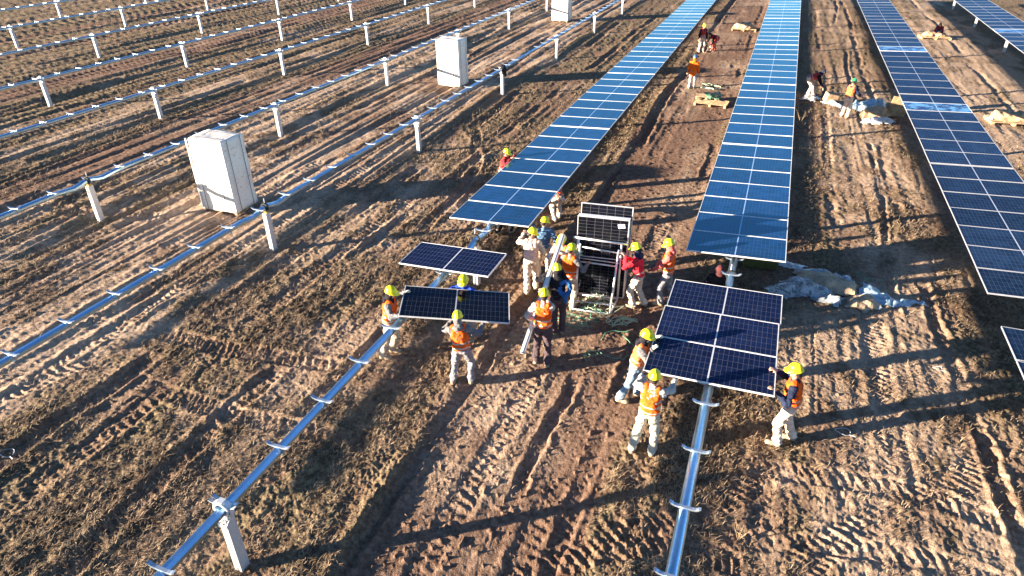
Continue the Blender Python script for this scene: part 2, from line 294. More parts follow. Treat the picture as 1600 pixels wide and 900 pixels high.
# ------------------------------------------------------------------ mesh helpers
class MB:
    def __init__(s): s.v = []; s.f = []; s.mi = []
    def add(s, vs, fs, mi=0):
        o = len(s.v); s.v += [tuple(p) for p in vs]; s.f += [tuple(i+o for i in f) for f in fs]; s.mi += [mi]*len(fs); return s
    def box(s, c, d, mi=0, R=None, ch=0):
        x, y, z = [k/2 for k in d]; b = min(ch, x*.9, y*.9, z*.9)
        if b <= 0:
            vs = [(-x, -y, -z), (x, -y, -z), (x, y, -z), (-x, y, -z), (-x, -y, z), (x, -y, z), (x, y, z), (-x, y, z)]
            fs = [(3, 2, 1, 0), (4, 5, 6, 7), (0, 1, 5, 4), (1, 2, 6, 5), (2, 3, 7, 6), (3, 0, 4, 7)]
        else:
            vs = []; fs = []
            def oct_(zz, i): return [(-x+i+b, -y+i, zz), (x-i-b, -y+i, zz), (x-i, -y+i+b, zz), (x-i, y-i-b, zz), (x-i-b, y-i, zz), (-x+i+b, y-i, zz), (-x+i, y-i-b, zz), (-x+i, -y+i+b, zz)]
            for zz, i in ((-z, b), (-z+b, 0), (z-b, 0), (z, b)): vs += oct_(zz, i)
            fs.append(tuple(range(7, -1, -1))); fs.append(tuple(range(24, 32)))
            for r in range(3):
                for k in range(8): a = r*8+k; a2 = r*8+(k+1) % 8; fs.append((a, a2, a2+8, a+8))
        vs = [Vector(p) for p in vs]
        if R is not None: vs = [R @ p for p in vs]
        return s.add([p+Vector(c) for p in vs], fs, mi)
    def bar(s, p0, p1, w, h, mi=0, up=(0, 0, 1), ch=0):
        p0 = Vector(p0); p1 = Vector(p1); a = (p1-p0); L = a.length; a.normalize(); u = Vector(up)
        if abs(a.dot(u)) > .98: u = Vector((1, 0, 0))
        sx = a.cross(u).normalized(); uz = sx.cross(a)
        R = Matrix((sx, a, uz)).transposed()
        return s.box((p0+p1)/2, (w, L, h), mi, R, ch)
    def tube(s, pts, r, n=8, mi=0, cap=True, rot=0, flat=1):
        pts = [Vector(p) for p in pts]; rs = r if isinstance(r, (list, tuple)) else [r]*len(pts)
        ring = []; prev = None
        for i, p in enumerate(pts):
            t = (pts[min(i+1, len(pts)-1)]-pts[max(i-1, 0)]).normalized()
            u = Vector((0, 0, 1)) if abs(t.z) < .95 else Vector((1, 0, 0))
            if prev is not None: u = prev
            sx = t.cross(u).normalized(); uz = sx.cross(t); prev = uz
            ring.append([p+(sx*math.cos(2*PI*(k+rot)/n)+uz*math.sin(2*PI*(k+rot)/n)*flat)*rs[i] for k in range(n)])
        vs = [q for rr in ring for q in rr]; fs = []
        for i in range(len(pts)-1):
            for k in range(n): a = i*n+k; b = i*n+(k+1) % n; fs.append((a, b, b+n, a+n))
        if cap: fs.append(tuple(range(n-1, -1, -1))); fs.append(tuple((len(pts)-1)*n+k for k in range(n)))
        return s.add(vs, fs, mi)
    def ext(s, prof, p0, p1, mi=0, up=(0, 0, 1)):   # extrude closed profile (2d) from p0 to p1
        p0 = Vector(p0); p1 = Vector(p1); a = (p1-p0).normalized(); u = Vector(up)
        if abs(a.dot(u)) > .98: u = Vector((0, 1, 0))
        sx = a.cross(u).normalized(); uz = sx.cross(a); n = len(prof)
        vs = [p+sx*q[0]+uz*q[1] for p in (p0, p1) for q in prof]
        fs = [(k, (k+1) % n, (k+1) % n+n, k+n) for k in range(n)] + [tuple(range(n-1, -1, -1)), tuple(range(n, 2*n))]
        return s.add(vs, fs, mi)
    def cap(s, p0, r0, p1, r1, n=12, mi=0):
        p0 = Vector(p0); p1 = Vector(p1); a = p1-p0; L = a.length
        a = a/L if L > 1e-6 else Vector((0, 0, 1))
        P = []; R = []
        for k in range(1, 5): t = k/4*PI/2; P.append(p0-a*r0*math.cos(t)); R.append(max(r0*math.sin(t), .001))
        for k in range(4): t = k/4*PI/2; P.append(p1+a*r1*math.sin(t)); R.append(r1*math.cos(t))
        return s.tube(P, R, n, mi)
    def ell(s, c, r, B=None, nu=14, nv=9, mi=0):
        vs = []; fs = []; c = Vector(c)
        for j in range(1, nv):
            t = PI*j/nv
            for i in range(nu):
                p = 2*PI*i/nu; q = Vector((r[0]*math.sin(t)*math.cos(p), r[1]*math.sin(t)*math.sin(p), r[2]*math.cos(t)))
                vs.append(c+(B @ q if B is not None else q))
        top = len(vs); q = Vector((0, 0, r[2])); vs.append(c+(B @ q if B is not None else q)); vs.append(c-(B @ q if B is not None else q))
        for j in range(nv-2):
            for i in range(nu): a = j*nu+i; b = j*nu+(i+1) % nu; fs.append((a, a+nu, b+nu, b))
        for i in range(nu): fs.append((top, i, (i+1) % nu)); a = (nv-2)*nu; fs.append((top+1, a+(i+1) % nu, a+i))
        return s.add(vs, fs, mi)
    def mesh(s, name, mats, smooth=False):
        me = bpy.data.meshes.new(name); me.from_pydata(s.v, [], s.f)
        for m in (mats if isinstance(mats, (list, tuple)) else [mats]): me.materials.append(m)
        me.polygons.foreach_set('material_index', s.mi)
        if smooth: me.polygons.foreach_set('use_smooth', [True]*len(s.f))
        me.update(); return me
    def obj(s, name, mats, parent=None, smooth=False): return link(name, s.mesh(name, mats, smooth), parent)
def link(name, me, parent=None):
    o = bpy.data.objects.new(name, me); COL.objects.link(o)
    if parent is not None: o.parent = parent
    return o
def tag(o, label, cat, group=None, kind=None):
    if label: o['label'] = label
    if cat: o['category'] = cat
    if group: o['group'] = group
    if kind: o['kind'] = kind
    return o
def thing(name, label, cat, loc=(0, 0, 0), rz=0, group=None):
    o = bpy.data.objects.new(name, None); COL.objects.link(o); o.location = loc; o.rotation_euler = (0, 0, rz); o.empty_display_size = .2
    return tag(o, label, cat, group)
def dup(root, loc, rz=0, label=None):
    r = root.copy(); COL.objects.link(r); r.location = loc; r.rotation_euler = (0, 0, rz)
    if label: r['label'] = label
    for ch in list(root.children):
        c = ch.copy(); COL.objects.link(c); c.parent = r
        for g in ch.children:
            d = g.copy(); COL.objects.link(d); d.parent = c
    return r
class SB:
    """rounded cones and ellipsoids melted into one skin"""
    def __init__(s): s.p = []
    def cap(s, p0, r0, p1, r1, n=0): s.p.append((0, np.array(p0, float), r0, np.array(p1, float), r1)); return s
    def ell(s, c, r, B=None, nu=0, nv=0): s.p.append((1, np.array(c, float), np.array(r, float), np.array(B, float) if B is not None else np.eye(3), 0)); return s
def remesh(sb, name, mats, vox, disp=0, dfreq=9, smooth_it=0, seed=0, blend=None):
    lo = np.full(3, 1e9); hi = -lo; bb = []
    for q in sb.p:
        if q[0] == 0: l = np.minimum(q[1]-q[2], q[3]-q[4]); h = np.maximum(q[1]+q[2], q[3]+q[4])
        else: m = max(q[2]); ex = np.sqrt(((q[3]*q[2])**2).sum(1)); l = q[1]-ex; h = q[1]+ex
        bb.append((l, h)); lo = np.minimum(lo, l); hi = np.maximum(hi, h)
    lo -= vox*3; hi += vox*3; N = np.ceil((hi-lo)/vox).astype(int)+1
    Fd = np.full(N, vox*4, 'f'); K = vox*2.2 if blend is None else blend
    for q, (l, h) in zip(sb.p, bb):
        i0 = np.maximum(((l-lo)/vox-3).astype(int), 0); i1 = np.minimum(((h-lo)/vox+4).astype(int), N)
        gx = [lo[a]+vox*np.arange(i0[a], i1[a]) for a in range(3)]
        X, Y, Z = np.meshgrid(*gx, indexing='ij', sparse=True)
        if q[0] == 0:
            v = q[3]-q[1]; L2 = max(v@v, 1e-9); px, py, pz = X-q[1][0], Y-q[1][1], Z-q[1][2]
            t = np.clip((px*v[0]+py*v[1]+pz*v[2])/L2, 0, 1)
            d = np.sqrt((px-v[0]*t)**2+(py-v[1]*t)**2+(pz-v[2]*t)**2)-(q[2]+(q[4]-q[2])*t)
        else:
            px, py, pz = X-q[1][0], Y-q[1][1], Z-q[1][2]; B = q[3]; r = q[2]; k0 = 0; k1 = 0
            for a in range(3):
                u = px*B[0, a]+py*B[1, a]+pz*B[2, a]; k0 = k0+(u/r[a])**2; k1 = k1+(u/r[a]**2)**2
            k0 = np.sqrt(k0); d = k0*(k0-1)/np.maximum(np.sqrt(k1), 1e-6)
        sl = tuple(slice(i0[a], i1[a]) for a in range(3)); A = Fd[sl]
        hh = np.maximum(K-np.abs(A-d), 0)/K; Fd[sl] = np.minimum(A, d)-hh*hh*K*.25
    ins = Fd < 0
    c8 = [(i, j, k) for i in (0, 1) for j in (0, 1) for k in (0, 1)]
    cnt = sum(ins[i:N[0]-1+i, j:N[1]-1+j, k:N[2]-1+k].astype('i1') for i, j, k in c8)
    act = np.argwhere((cnt > 0) & (cnt < 8)); vid = -np.ones(N-1, 'i'); vid[tuple(act.T)] = np.arange(len(act))
    acc = np.zeros((len(act), 3)); w = np.zeros(len(act))
    val = {c: Fd[act[:, 0]+c[0], act[:, 1]+c[1], act[:, 2]+c[2]] for c in c8}
    for c in c8:
        for ax in range(3):
            if c[ax]: continue
            d_ = list(c); d_[ax] = 1; d_ = tuple(d_); f0, f1 = val[c], val[d_]; m = (f0 < 0) != (f1 < 0)
            t = np.where(m, f0/np.where(m, f0-f1, 1), 0); p = np.tile(np.array(c, float), (len(act), 1)); p[:, ax] = t; acc += p*m[:, None]; w += m
    V = lo+vox*(act+acc/w[:, None]); fs = []
    for ax in range(3):
        u, v = [(1, 2), (2, 0), (0, 1)][ax]
        sl0 = [slice(1, n-1) for n in N]; sl1 = list(sl0); sl0[ax] = slice(0, N[ax]-1); sl1[ax] = slice(1, N[ax])
        m = ins[tuple(sl0)] != ins[tuple(sl1)]; e_ = np.argwhere(m)
        if not len(e_): continue
        fl = ins[tuple(sl0)][tuple(e_.T)]; off = np.ones(3, int); off[ax] = 0; e_ = e_+off
        du = np.zeros(3, int); du[u] = 1; dv = np.zeros(3, int); dv[v] = 1
        q4 = np.stack([vid[tuple((e_-du-dv).T)], vid[tuple((e_-dv).T)], vid[tuple(e_.T)], vid[tuple((e_-du).T)]], 1)
        q4[~fl] = q4[~fl][:, ::-1]; fs.append(q4)
    fs = np.concatenate(fs); me = bpy.data.meshes.new(name)
    if disp:
        n1 = np.zeros_like(V); Nn = np.zeros_like(V); a = V[fs[:, 2]]-V[fs[:, 0]]; b = V[fs[:, 3]]-V[fs[:, 1]]; fn = np.cross(a, b)
        for k in range(4): np.add.at(Nn, fs[:, k], fn)
        Nn /= np.linalg.norm(Nn, axis=1)[:, None]+1e-9
        s0 = Vector((seed*3.7, seed*1.3, 0)); am = np.empty(len(V))
        for i, p in enumerate(V):
            q = Vector((p[0]*dfreq, p[1]*dfreq, p[2]*dfreq*1.7))+s0; am[i] = mnoise.noise(q)+.5*mnoise.noise(q*2.3)
        V = V+Nn*(am*disp)[:, None]
    me.vertices.add(len(V)); me.vertices.foreach_set('co', V.astype('f').ravel()); me.loops.add(len(fs)*4); me.loops.foreach_set('vertex_index', fs.astype('i').ravel())
    me.polygons.add(len(fs)); me.polygons.foreach_set('loop_start', (np.arange(len(fs))*4).astype('i')); me.update(calc_edges=True)
    for q in (mats if isinstance(mats, (list, tuple)) else [mats]): me.materials.append(q)
    me.polygons.foreach_set('use_smooth', [True]*len(fs)); return me

# ------------------------------------------------------------------ solar panels
def panel_frame_mesh(Dp, fm, W_=2.2, t=.035):
    b = MB(); w = .016
    for sy in (-1, 1): b.box((0, sy*(Dp/2-w/2), 0), (W_, w, t), 0, None, .003)
    for sx in (-1, 1): b.box((sx*(W_/2-w/2), 0, 0), (w, Dp-2*w-.001, t), 0, None, .003)
    return b.mesh("frame", [fm])
def panel_glass_mesh(Dp, m, W_=2.2):
    b = MB(); b.box((0, 0, .008), (W_-.029, Dp-.029, .006), 0)
    me = b.mesh("cells", [m, M_BACK])
    for p in me.polygons:
        if p.normal.z < -.5: p.material_index = 1
    return me
def panel_box_mesh():
    b = MB()
    for x in (-.3, 0, .3): b.box((x, .02, -.004), (.09, .06, .02), 0, None, .004)
    return b.mesh("junction_box", [M_RUBBER])
FR = {}; GL = {}
def make_panel(loc, label, group, m, Dp, R=None, sy=1):
    k = round(Dp, 3); fm = M_FRAME_D if m in (M_GLASS_D,) else M_FRAME; kf = (k, fm.name)
    if kf not in FR: FR[kf] = panel_frame_mesh(Dp, fm)
    if (k, m.name) not in GL: GL[(k, m.name)] = panel_glass_mesh(Dp, m)
    t = thing('solar_panel', label, 'solar panel', loc, 0, group)
    if R is not None: t.matrix_world = Matrix.Translation(loc) @ R.to_4x4()
    a = link('frame', FR[kf], t); c = link('cells', GL[(k, m.name)], t)
    t.scale = (1, sy, 1)
    return t
BND = [14.25, 22.62, 31.25, 40.3, 49.5, 58.8, 68.2]
ROWX = {'A': -6.13, 'B': -.09, 'C': 6.08, 'D': 12.85}
ROWLAB = {'A': 'blue reflecting panel in the long mounted row left of the orange-jacket walker', 'B': 'blue reflecting panel in the long mounted row between walker and green-helmet worker',
          'C': 'navy panel in the mounted row right of the green-helmet worker', 'D': 'navy panel in the far right mounted row with visible white posts'}
for rk, x0 in ROWX.items():
    off = {'A': -.05, 'B': .18, 'C': .35, 'D': .35}[rk]
    for gi in range(6):
        if rk == 'D' and gi < 3: continue
        a = BND[gi]+(off if gi == 0 else .25 if rk == 'C' else .05); e = BND[gi+1]-.09+(.25 if rk == 'C' else .05); p = (e-a)/7
        for k in range(7):
            y = a+p*(k+.5); z = 1.375
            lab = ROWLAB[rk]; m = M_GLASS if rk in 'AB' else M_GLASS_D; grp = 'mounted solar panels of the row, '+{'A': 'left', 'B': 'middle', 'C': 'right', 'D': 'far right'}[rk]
            til = math.radians(-2.2+random.uniform(-.3, .3)); tx = math.radians(random.uniform(-.2, .2))
            if rk == 'C' and gi == 1 and k == 5: m = M_GLASS_W; lab = 'pale blue smeared panel in the right row, level with the green-helmet worker'; grp = None
            if rk == 'C' and gi == 3 and k == 0 : m = M_GLASS_W; lab = 'pale smeared panel in the right row beside the crouching cardboard worker'; grp = None
            if rk == 'D' and gi == 3 and k == 6: m = M_GLASS_W; lab = 'pale smeared panel in the far right row'; grp = None
            if gi == 0 and k == 0: lab = {'A': 'near end panel of the left long row, above its bent tube', 'B': 'near end panel of the middle long row, above the olive crate', 'C': 'near end panel of the right row, beside the dark ground patch'}.get(rk, lab); grp = None
            R = Matrix.Rotation(til, 3, 'Y') @ Matrix.Rotation(tx, 3, 'X')
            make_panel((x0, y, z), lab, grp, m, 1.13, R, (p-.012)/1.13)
for k in range(4):   # second table of the right row, coming in at the right edge
    make_panel((6.02, 12.62-1.165*k, 1.375), 'navy panel of the nearer right-hand table cut by the photo edge', 'panels of the nearer right-hand table', M_GLASS_D, 1.13, Matrix.Rotation(.01, 3, 'Y'), 1)
LL = ['farthest of the three loose panels above the worker pushing from below', 'middle of the three loose panels on the centre tube', 'nearest of the three loose panels, gripped by the worker with arms raised']
for k in range(3):
    make_panel((-.134+[.03, .0, -.0][k], 12.41-k*1.136, 1.345-[.0, .004, .012][k]), LL[k], None, M_GLASS_N, 1.13, Matrix.Rotation(-.02, 3, 'Y') @ Matrix.Rotation(.008, 3, 'X'))
# single panel already set on the left tube, and the one being carried
make_panel((-6.076, 12.003, 1.44), 'single navy panel lying alone across the left tube near its post', None, M_GLASS_N, 1.12, Matrix.Rotation(-.034, 3, 'Y'))
Rc = Matrix(((.925, -.366, .101), (.367, .93, .012), (-.098, .026, .995)))
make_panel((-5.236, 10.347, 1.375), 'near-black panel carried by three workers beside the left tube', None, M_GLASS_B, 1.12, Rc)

# ------------------------------------------------------------------ tracker rows
POST_CH = MB()
t_ = .006; w_, d_, l_ = .062, .085, .022
prof = [(-w_, -d_), (-.018, -d_), (-.010, -d_+.03), (.010, -d_+.03), (.018, -d_), (w_, -d_), (w_, d_), (w_-l_, d_), (w_-l_, d_-t_*2), (w_-t_*2, d_-t_*2), (w_-t_*2, -d_+t_*2), (.026, -d_+t_*2), (.018, -d_+.045), (-.018, -d_+.045), (-.026, -d_+t_*2), (-w_+t_*2, -d_+t_*2), (-w_+t_*2, d_-t_*2), (-w_+l_, d_-t_*2), (-w_+l_, d_), (-w_, d_)]
POST_CH.ext(prof[::-1], (0, 0, -.4), (0, 0, 1.15), 0, up=(0, 1, 0)); POST_CH = POST_CH.mesh('channel', [M_POST])
b = MB()
for z in (.98, 1.05, 1.12):
    for sx in (-1, 1): b.tube([(sx*.04, -.083, z), (sx*.04, -.097, z)], .010, 6, 0); b.tube([(sx*.04, .083, z), (sx*.04, .097, z)], .010, 6, 0)
BOLTS = b.mesh('bolts', [M_RUBBER])
b = MB()   # bearing housing: saddle plates, ring, ears
n = 20; ro, ri = .135, .098
vs = []; fs = []
for yy in (-.055, .055):
    for rr in (ro, ri): vs += [(rr*math.cos(2*PI*k/n), yy, 1.27+rr*math.sin(2*PI*k/n)) for k in range(n)]
for k in range(n):
    k2 = (k+1) % n
    fs += [(k, k2, n+k2, n+k), (2*n+k2, 2*n+k, 3*n+k, 3*n+k2), (k2, k, 2*n+k, 2*n+k2), (n+k, n+k2, 3*n+k2, 3*n+k)]
b.add(vs, fs); b.box((0, -.0, 1.135), (.2, .15, .03), 0, None, .004)
BEAR = b.mesh('bearing', [M_GALV])
b = MB()
for sx in (-1, 1):
    b.bar((sx*.04, -.092, .98), (sx*.10, -.03, 1.14), .07, .012); b.bar((sx*.09, 0, 1.12), (sx*.155, 0, 1.24), .09, .012); b.bar((sx*.150, 0, 1.22), (sx*.135, 0, 1.34), .06, .012); b.bar((sx*.13, 0, 1.32), (sx*.225, .0, 1.355), .05, .012); b.bar((sx*.135, 0, 1.335), (sx*.04, 0, 1.415), .05, .012)
b.bar((-.05, 0, 1.413), (.05, 0, 1.413), .09, .014); b.bar((-.05, -.095, .985), (.05, -.095, .985), .01, .05); b.bar((-.1, -.02, 1.13), (.1, -.02, 1.13), .06, .012)
EARS = b.mesh('bearing_ears', [M_GALV])
b = MB(); b.box((0, 0, 1.165), (.12, .07, .05), 0, None, .006); b.tube([(.05, -.05, 1.17), (.05, .05, 1.17)], .03, 8); CLAMP_Y = b.mesh('yellow_clamp', [M_YEL])
b = MB()
vs = []; fs = []
for yy in (-.03, .03):
    for rr in (.115, .088): vs += [(rr*math.cos(2*PI*k/n), yy, 1.31+rr*math.sin(2*PI*k/n)) for k in range(n)]
for k in range(n):
    k2 = (k+1) % n
    fs += [(k, k2, n+k2, n+k), (2*n+k2, 2*n+k, 3*n+k, 3*n+k2), (k2, k, 2*n+k, 2*n+k2), (n+k, n+k2, 3*n+k2, 3*n+k)]
b.add(vs, fs); RING_B = b.mesh('ring', [M_RUBBER])
b = MB(); b.tube([(-.02, .04, 1.36), (-.02, .05, 1.55)], .012, 6); PIN = b.mesh('pin', [M_GALV])
def post(x, y, label, group, drive=False, plain=False):
    t = thing('steel_post', label, 'post', (x, y, g1(x, y)*.5), 0, group)
    link('channel', POST_CH, t); link('bolts', BOLTS, t)
    if plain: link('bearing', BEAR, t); t.location.z -= .1
    elif drive: link('yellow_clamp', CLAMP_Y, t); link('ring', RING_B, t); link('pin', PIN, t)
    else: link('bearing', BEAR, t); link('bearing_ears', EARS, t)
    return t
# mounting bracket: shallow hat channel saddling the tube
b = MB()
pts = [(-.19, .030), (-.15, .008), (-.09, .0), (.09, .0), (.15, .008), (.19, .030)]
for (x1, z1), (x2, z2) in zip(pts[:-1], pts[1:]):
    b.bar((x1, 0, z1), (x2, 0, z2), .048, .006)
    for sy in (-1, 1): b.bar((x1, sy*.024, z1-.012), (x2, sy*.024, z2-.012), .005, .022)
for sx in (-1, 1): b.bar((sx*.185, 0, .028), (sx*.215, 0, .034), .06, .006)
vs = []; fs = []
for yy in (-.02, .02): vs += [(.088*math.cos(a), yy, -.088+.088*math.sin(a)) for a in np.linspace(PI*.02, -PI*1.02, 10)]
for k in range(9): fs.append((k, k+1, 11+k, 10+k))
b.add(vs, fs); BRK = b.mesh('mounting_bracket', [galv('galvanised_bracket', (.55, .64, .74), .35, .8)])

def tube_row(x, y0, y1, label, skip=(), k0=0, drives=(), octo=True, r=.075, z=1.27, extra=()):
    t = thing('torque_tube', label, 'steel tube', (x, y0, 0))
    pts = []; ys = [y0]
    for d in sorted(drives):
        ys += [d+q for q in np.linspace(-1.0, 1.0, 33)]
    ys.append(y1)
    for y in ys:
        dz = 0
        for d in drives:
            q = abs(y-d)
            if q < 1.05: dz = float(np.interp(q, [0, .12, .3, .5, .7, 1.0], [.03, .03, -.02, -.05, -.03, 0]))
        pts.append((0, y-y0, z+dz))
    b = MB(); b.tube(pts, r, 8 if octo else 20, rot=.5 if octo else 0); link('tube', b.mesh('tube', [M_TUBE], not octo), t)
    y = k0
    while y < y1:
        if y > y0 and not any(a < y < c for a, c in skip):
            o = link('mounting_bracket', BRK, t); o.location = (0, y-y0, z+r+.006); o.rotation_euler = (0, math.radians(random.uniform(-3, 3)), 0)
        y += 1.152
    for y in extra: o = link('mounting_bracket', BRK, t); o.location = (0, y-y0, z+r-.03)
    return t
SP = 8.77
gA = 'steel posts of the empty tube rows'
def posts(x, ys, grp, lab, drives=()):
    for y in ys:
        dr = any(abs(y-d) < .1 for d in drives)
        post(x, y, lab(y), grp if not dr else None, dr)
tube_row(-6.10, -3, 14.6, 'near left tube with bare brackets leading to the single laid panel', [(11.4, 12.6)], 5.75-1.152*6, [13.3], True, .077, 1.25, (11.55, 14.33))
post(-6.10, 4.53, 'tall steel post under the near left tube at the bottom edge', None)
post(-6.10, 13.3, 'post behind the single laid panel with black ring and pin', None, True)
tube_row(-.09, -3, 14.6, 'round centre tube with three bare brackets running to the bottom edge', [(9.5, 13.0)], 9.06-1.152*9, [], False, .082, 1.22, (9.64, 10.75, 11.9, 13.02, 14.5))
b = None
post(-.09, 13.7, 'post between the three loose panels and the middle row', None, True).location.z -= .05
tube_row(-12.28, 2, 72, 'empty tube running past the nearest white box', (), 14.05-1.152*10, [13.17])
tube_row(-18.62, 4, 76, 'empty tube passing behind the two nearer white boxes', (), 6.1, [12.98])
tube_row(-25.3, 6, 80, 'third empty tube row from the nearest white box, left side', (), 6.4, [])
tube_row(-32.05, 12, 84, 'fourth empty tube row left of the nearest white box', (), 12.4, [])
tube_row(-39.3, 18, 88, 'fifth empty tube row left of the nearest white box', (), 18.2, [])
tube_row(-47.3, 24, 92, 'second farthest empty tube row in the upper left corner', (), 24.2, [])
tube_row(-55.3, 32, 95, 'farthest empty tube row in the upper left corner', (), 32.2, [])
labs = {-12.28: 'post in the empty row right of the white boxes', -18.62: 'post in the empty row behind the two nearer white boxes', -25.3: 'post in the third empty row left of the white boxes',
        -32.05: 'post in the fourth empty row from the right', -39.3: 'post in the fifth empty row from the right', -47.3: 'post in the second farthest empty row, upper left', -55.3: 'post in the farthest empty row, upper left'}
spec = {(-12.28, 0): 'post with black ring and yellow clamp beside the nearest white box', (-18.62, 0): 'pale post with dark stencil marks and yellow clamp at far left', (-12.28, 2): 'post with a black jacket hung on its top'}
for x, y0, n_ in ((-12.28, 13.17, 7), (-18.62, 12.98, 8), (-25.3, 22.0, 6), (-32.05, 21.87, 7), (-39.3, 30.93, 6), (-47.3, 31.5, 6), (-55.3, 41.2, 5)):
    for k in range(n_):
        y = y0+SP*k
        if (x, k) in spec: pt = post(x, y, spec[(x, k)], None, k == 0)
        else: pt = post(x, y, labs[x], 'posts of one empty row, '+labs[x][12:])
        if (x, k) == (-18.62, 0):
            b = MB()
            for i in range(3):
                for j in range(3):
                    if (i*3+j) not in (4,): b.box((-.035+.035*i, -.087, 1.05-.05*j), (.024, .001, .034 if (i+j) % 2 else .022))
            b.obj('stencil_marks', [M_RUBBER], pt)
for k in range(5): post(12.85, 41.0+8.9*k, 'white post showing under the left edge of the far right panel row', 'posts under the far right row', False, True)
for rk in 'ABC':
    for k in range(6):
        post(ROWX[rk], 18.4+8.9*k, 'post hidden under the mounted panel row, its foot in shadow', 'posts under the mounted rows', False, True)
    t = tube_row(ROWX[rk], 14.6 if rk != 'C' else 4, 68, {'A': 'tube carrying the left long panel row', 'B': 'tube carrying the middle long panel row', 'C': 'tube carrying the right panel row'}[rk], [(0, 100)], 0, [], True, .075, 1.2)
tube_row(12.85, 38, 68, 'tube carrying the far right panel row', [(0, 100)], 0, [], True, .075, 1.2)

# ------------------------------------------------------------------ white pallet packs
def film_mat():
    b = NB("white_film_carton"); o = b.obj(); mp = b.n('ShaderNodeMapping'); b.l(o, mp.inputs[0]); mp.inputs['Scale'].default_value = (1, 1, 2.6)
    n1 = b.noise(3.4, 6, .75, mp.outputs[0], 1.4); n2 = b.noise(9, 4, .6, mp.outputs[0])
    c = b.mix(b.ramp(n1, .56, .70), (.84, .78, .68), (.50, .38, .26)); c = b.mix(b.ramp(n2, .58, .72), c, (.40, .33, .27))
    b.l(c, b.p.inputs['Base Color']); b.p.inputs['Roughness'].default_value = .38; b.bump(b.noise(5, 6, .7, mp.outputs[0], 1.2), .35, .03)
    return b.m
M_FILM = film_mat(); M_WOOD = mat("pallet_wood", (.42, .29, .17), .8, 0, .2, 9); M_STRAP = mat("dark_strap", (.06, .08, .14), .5)
M_CARD = mat("brown_cardboard", (.40, .27, .16), .85, 0, .15, 5, .2); M_CARD2 = mat("pale_cardboard", (.40, .30, .20), .85, 0, .15, 4, .2)
def pallet(b, w, d, h=.13):
    for k in range(5): b.box((0, -d/2+.05+k*(d-.1)/4, h-.011), (w, .095, .022), 0, None, .003)
    for k in range(3):
        x = -w/2+.05+k*(w-.1)/2
        for q in range(3): b.box((x, -d/2+.05+q*(d-.1)/2, h/2-.001), (.095, .09, h-.048), 0, None, .003)
        b.box((x, 0, .011), (.095, d, .022), 0, None, .003)
def crate(cx, cy, w, d, h, rz, label, seed):
    z0 = g1(cx, cy)-.02
    t = thing('wrapped_box', label, 'wrapped box', (cx, cy, z0), rz, None)
    b = MB(); pallet(b, w-.06, d-.06); b.obj('pallet', [M_WOOD], t)
    # body: slightly slumped box with bulges
    rr = random.Random(seed); nx, ny, nz = 14, 12, 22; H = h-.13
    bm = MB(); bm.box((0, 0, 0), (1, 1, 1))
    vs = []; fs = []; idx = {}
    def P(i, j, k):
        key = (i, j, k)
        if key in idx: return idx[key]
        x = (i/nx-.5)*(w-.03); y = (j/ny-.5)*(d-.03); z = .075+(H+.057)*k/nz
        q = Vector((x*2.2, y*2.2, z*1.9))+Vector((seed, 0, 0)); a = mnoise.noise(q)*.026+mnoise.noise(q*3)*.012
        on = (i in (0, nx), j in (0, ny), k in (0, nz))
        if on[0]: x += a*(1 if i else -1)
        if on[1]: y += a*(1 if j else -1)
        if k == nz:
            z += a*.8 - .035*math.exp(-((x-.05)**2+(y+.02)**2)/.06)
        if k == nz and (on[0] or on[1]): z -= .012
        if on[0] and on[1]: x *= .988; y *= .988
        vs.append((x, y, z)); idx[key] = len(vs)-1; return idx[key]
    for k in range(nz):
        for i in range(nx): fs.append((P(i, 0, k), P(i+1, 0, k), P(i+1, 0, k+1), P(i, 0, k+1))); fs.append((P(i+1, ny, k), P(i, ny, k), P(i, ny, k+1), P(i+1, ny, k+1)))
        for j in range(ny): fs.append((P(0, j+1, k), P(0, j, k), P(0, j, k+1), P(0, j+1, k+1))); fs.append((P(nx, j, k), P(nx, j+1, k), P(nx, j+1, k+1), P(nx, j, k+1)))
    for i in range(nx):
        for j in range(ny): fs.append((P(i, j, nz), P(i+1, j, nz), P(i+1, j+1, nz), P(i, j+1, nz))); fs.append((P(i, j+1, 0), P(i+1, j+1, 0), P(i+1, j, 0), P(i, j, 0)))
    MB().add(vs, fs).obj('carton', [M_FILM], t, True)
    for x in (-w*.30, w*.26):
        b = MB(); e = .017
        b.bar((x, -d/2-.026, .1), (x, -d/2-.026, h+.01), .020, .004, up=(0, 1, 0)); b.bar((x, -d/2-.024, h+.006), (x, -d/2, h+.012), .018, .003); b.bar((x, -d/2-.004, h+.012), (x, d/2, h+.012), .016, .003); b.bar((x, d/2+e-.012, .1), (x, d/2+e-.012, h+.01), .016, .003, up=(0, 1, 0)); b.obj('strap', [M_STRAP], t)
    for y in (-d*.28, d*.28):
        b = MB()
        b.bar((w/2+.024, y, .1), (w/2+.024, y, h+.01), .020, .004, up=(1, 0, 0)); b.bar((w/2-.01, y, h+.016), (w/2+.024, y, h+.006), .018, .003); b.bar((-w/2, y, h+.016), (w/2, y, h+.016), .016, .003); b.bar((-w/2-.006, y, .1), (-w/2-.006, y, h+.01), .003, .016, up=(0, 1, 0)); b.obj('strap', [M_STRAP], t)
    for sx in (-1, 1):
        b = MB(); b.box((sx*(w/2-.006), -d/2+.03, .132+H/2), (.008, .06, H), 0); b.box((sx*(w/2-.03), -d/2+.003, .132+H/2), (.056, .008, H), 0); b.obj('corner_guard', [mat("corner_guard", (.74, .73, .70), .6, 0, .05)], t)
    return t
crate(-15.55, 15.22, 1.33, 1.03, 2.36, math.radians(1), 'largest, nearest tall white box on a pallet behind the bent tube', 1)
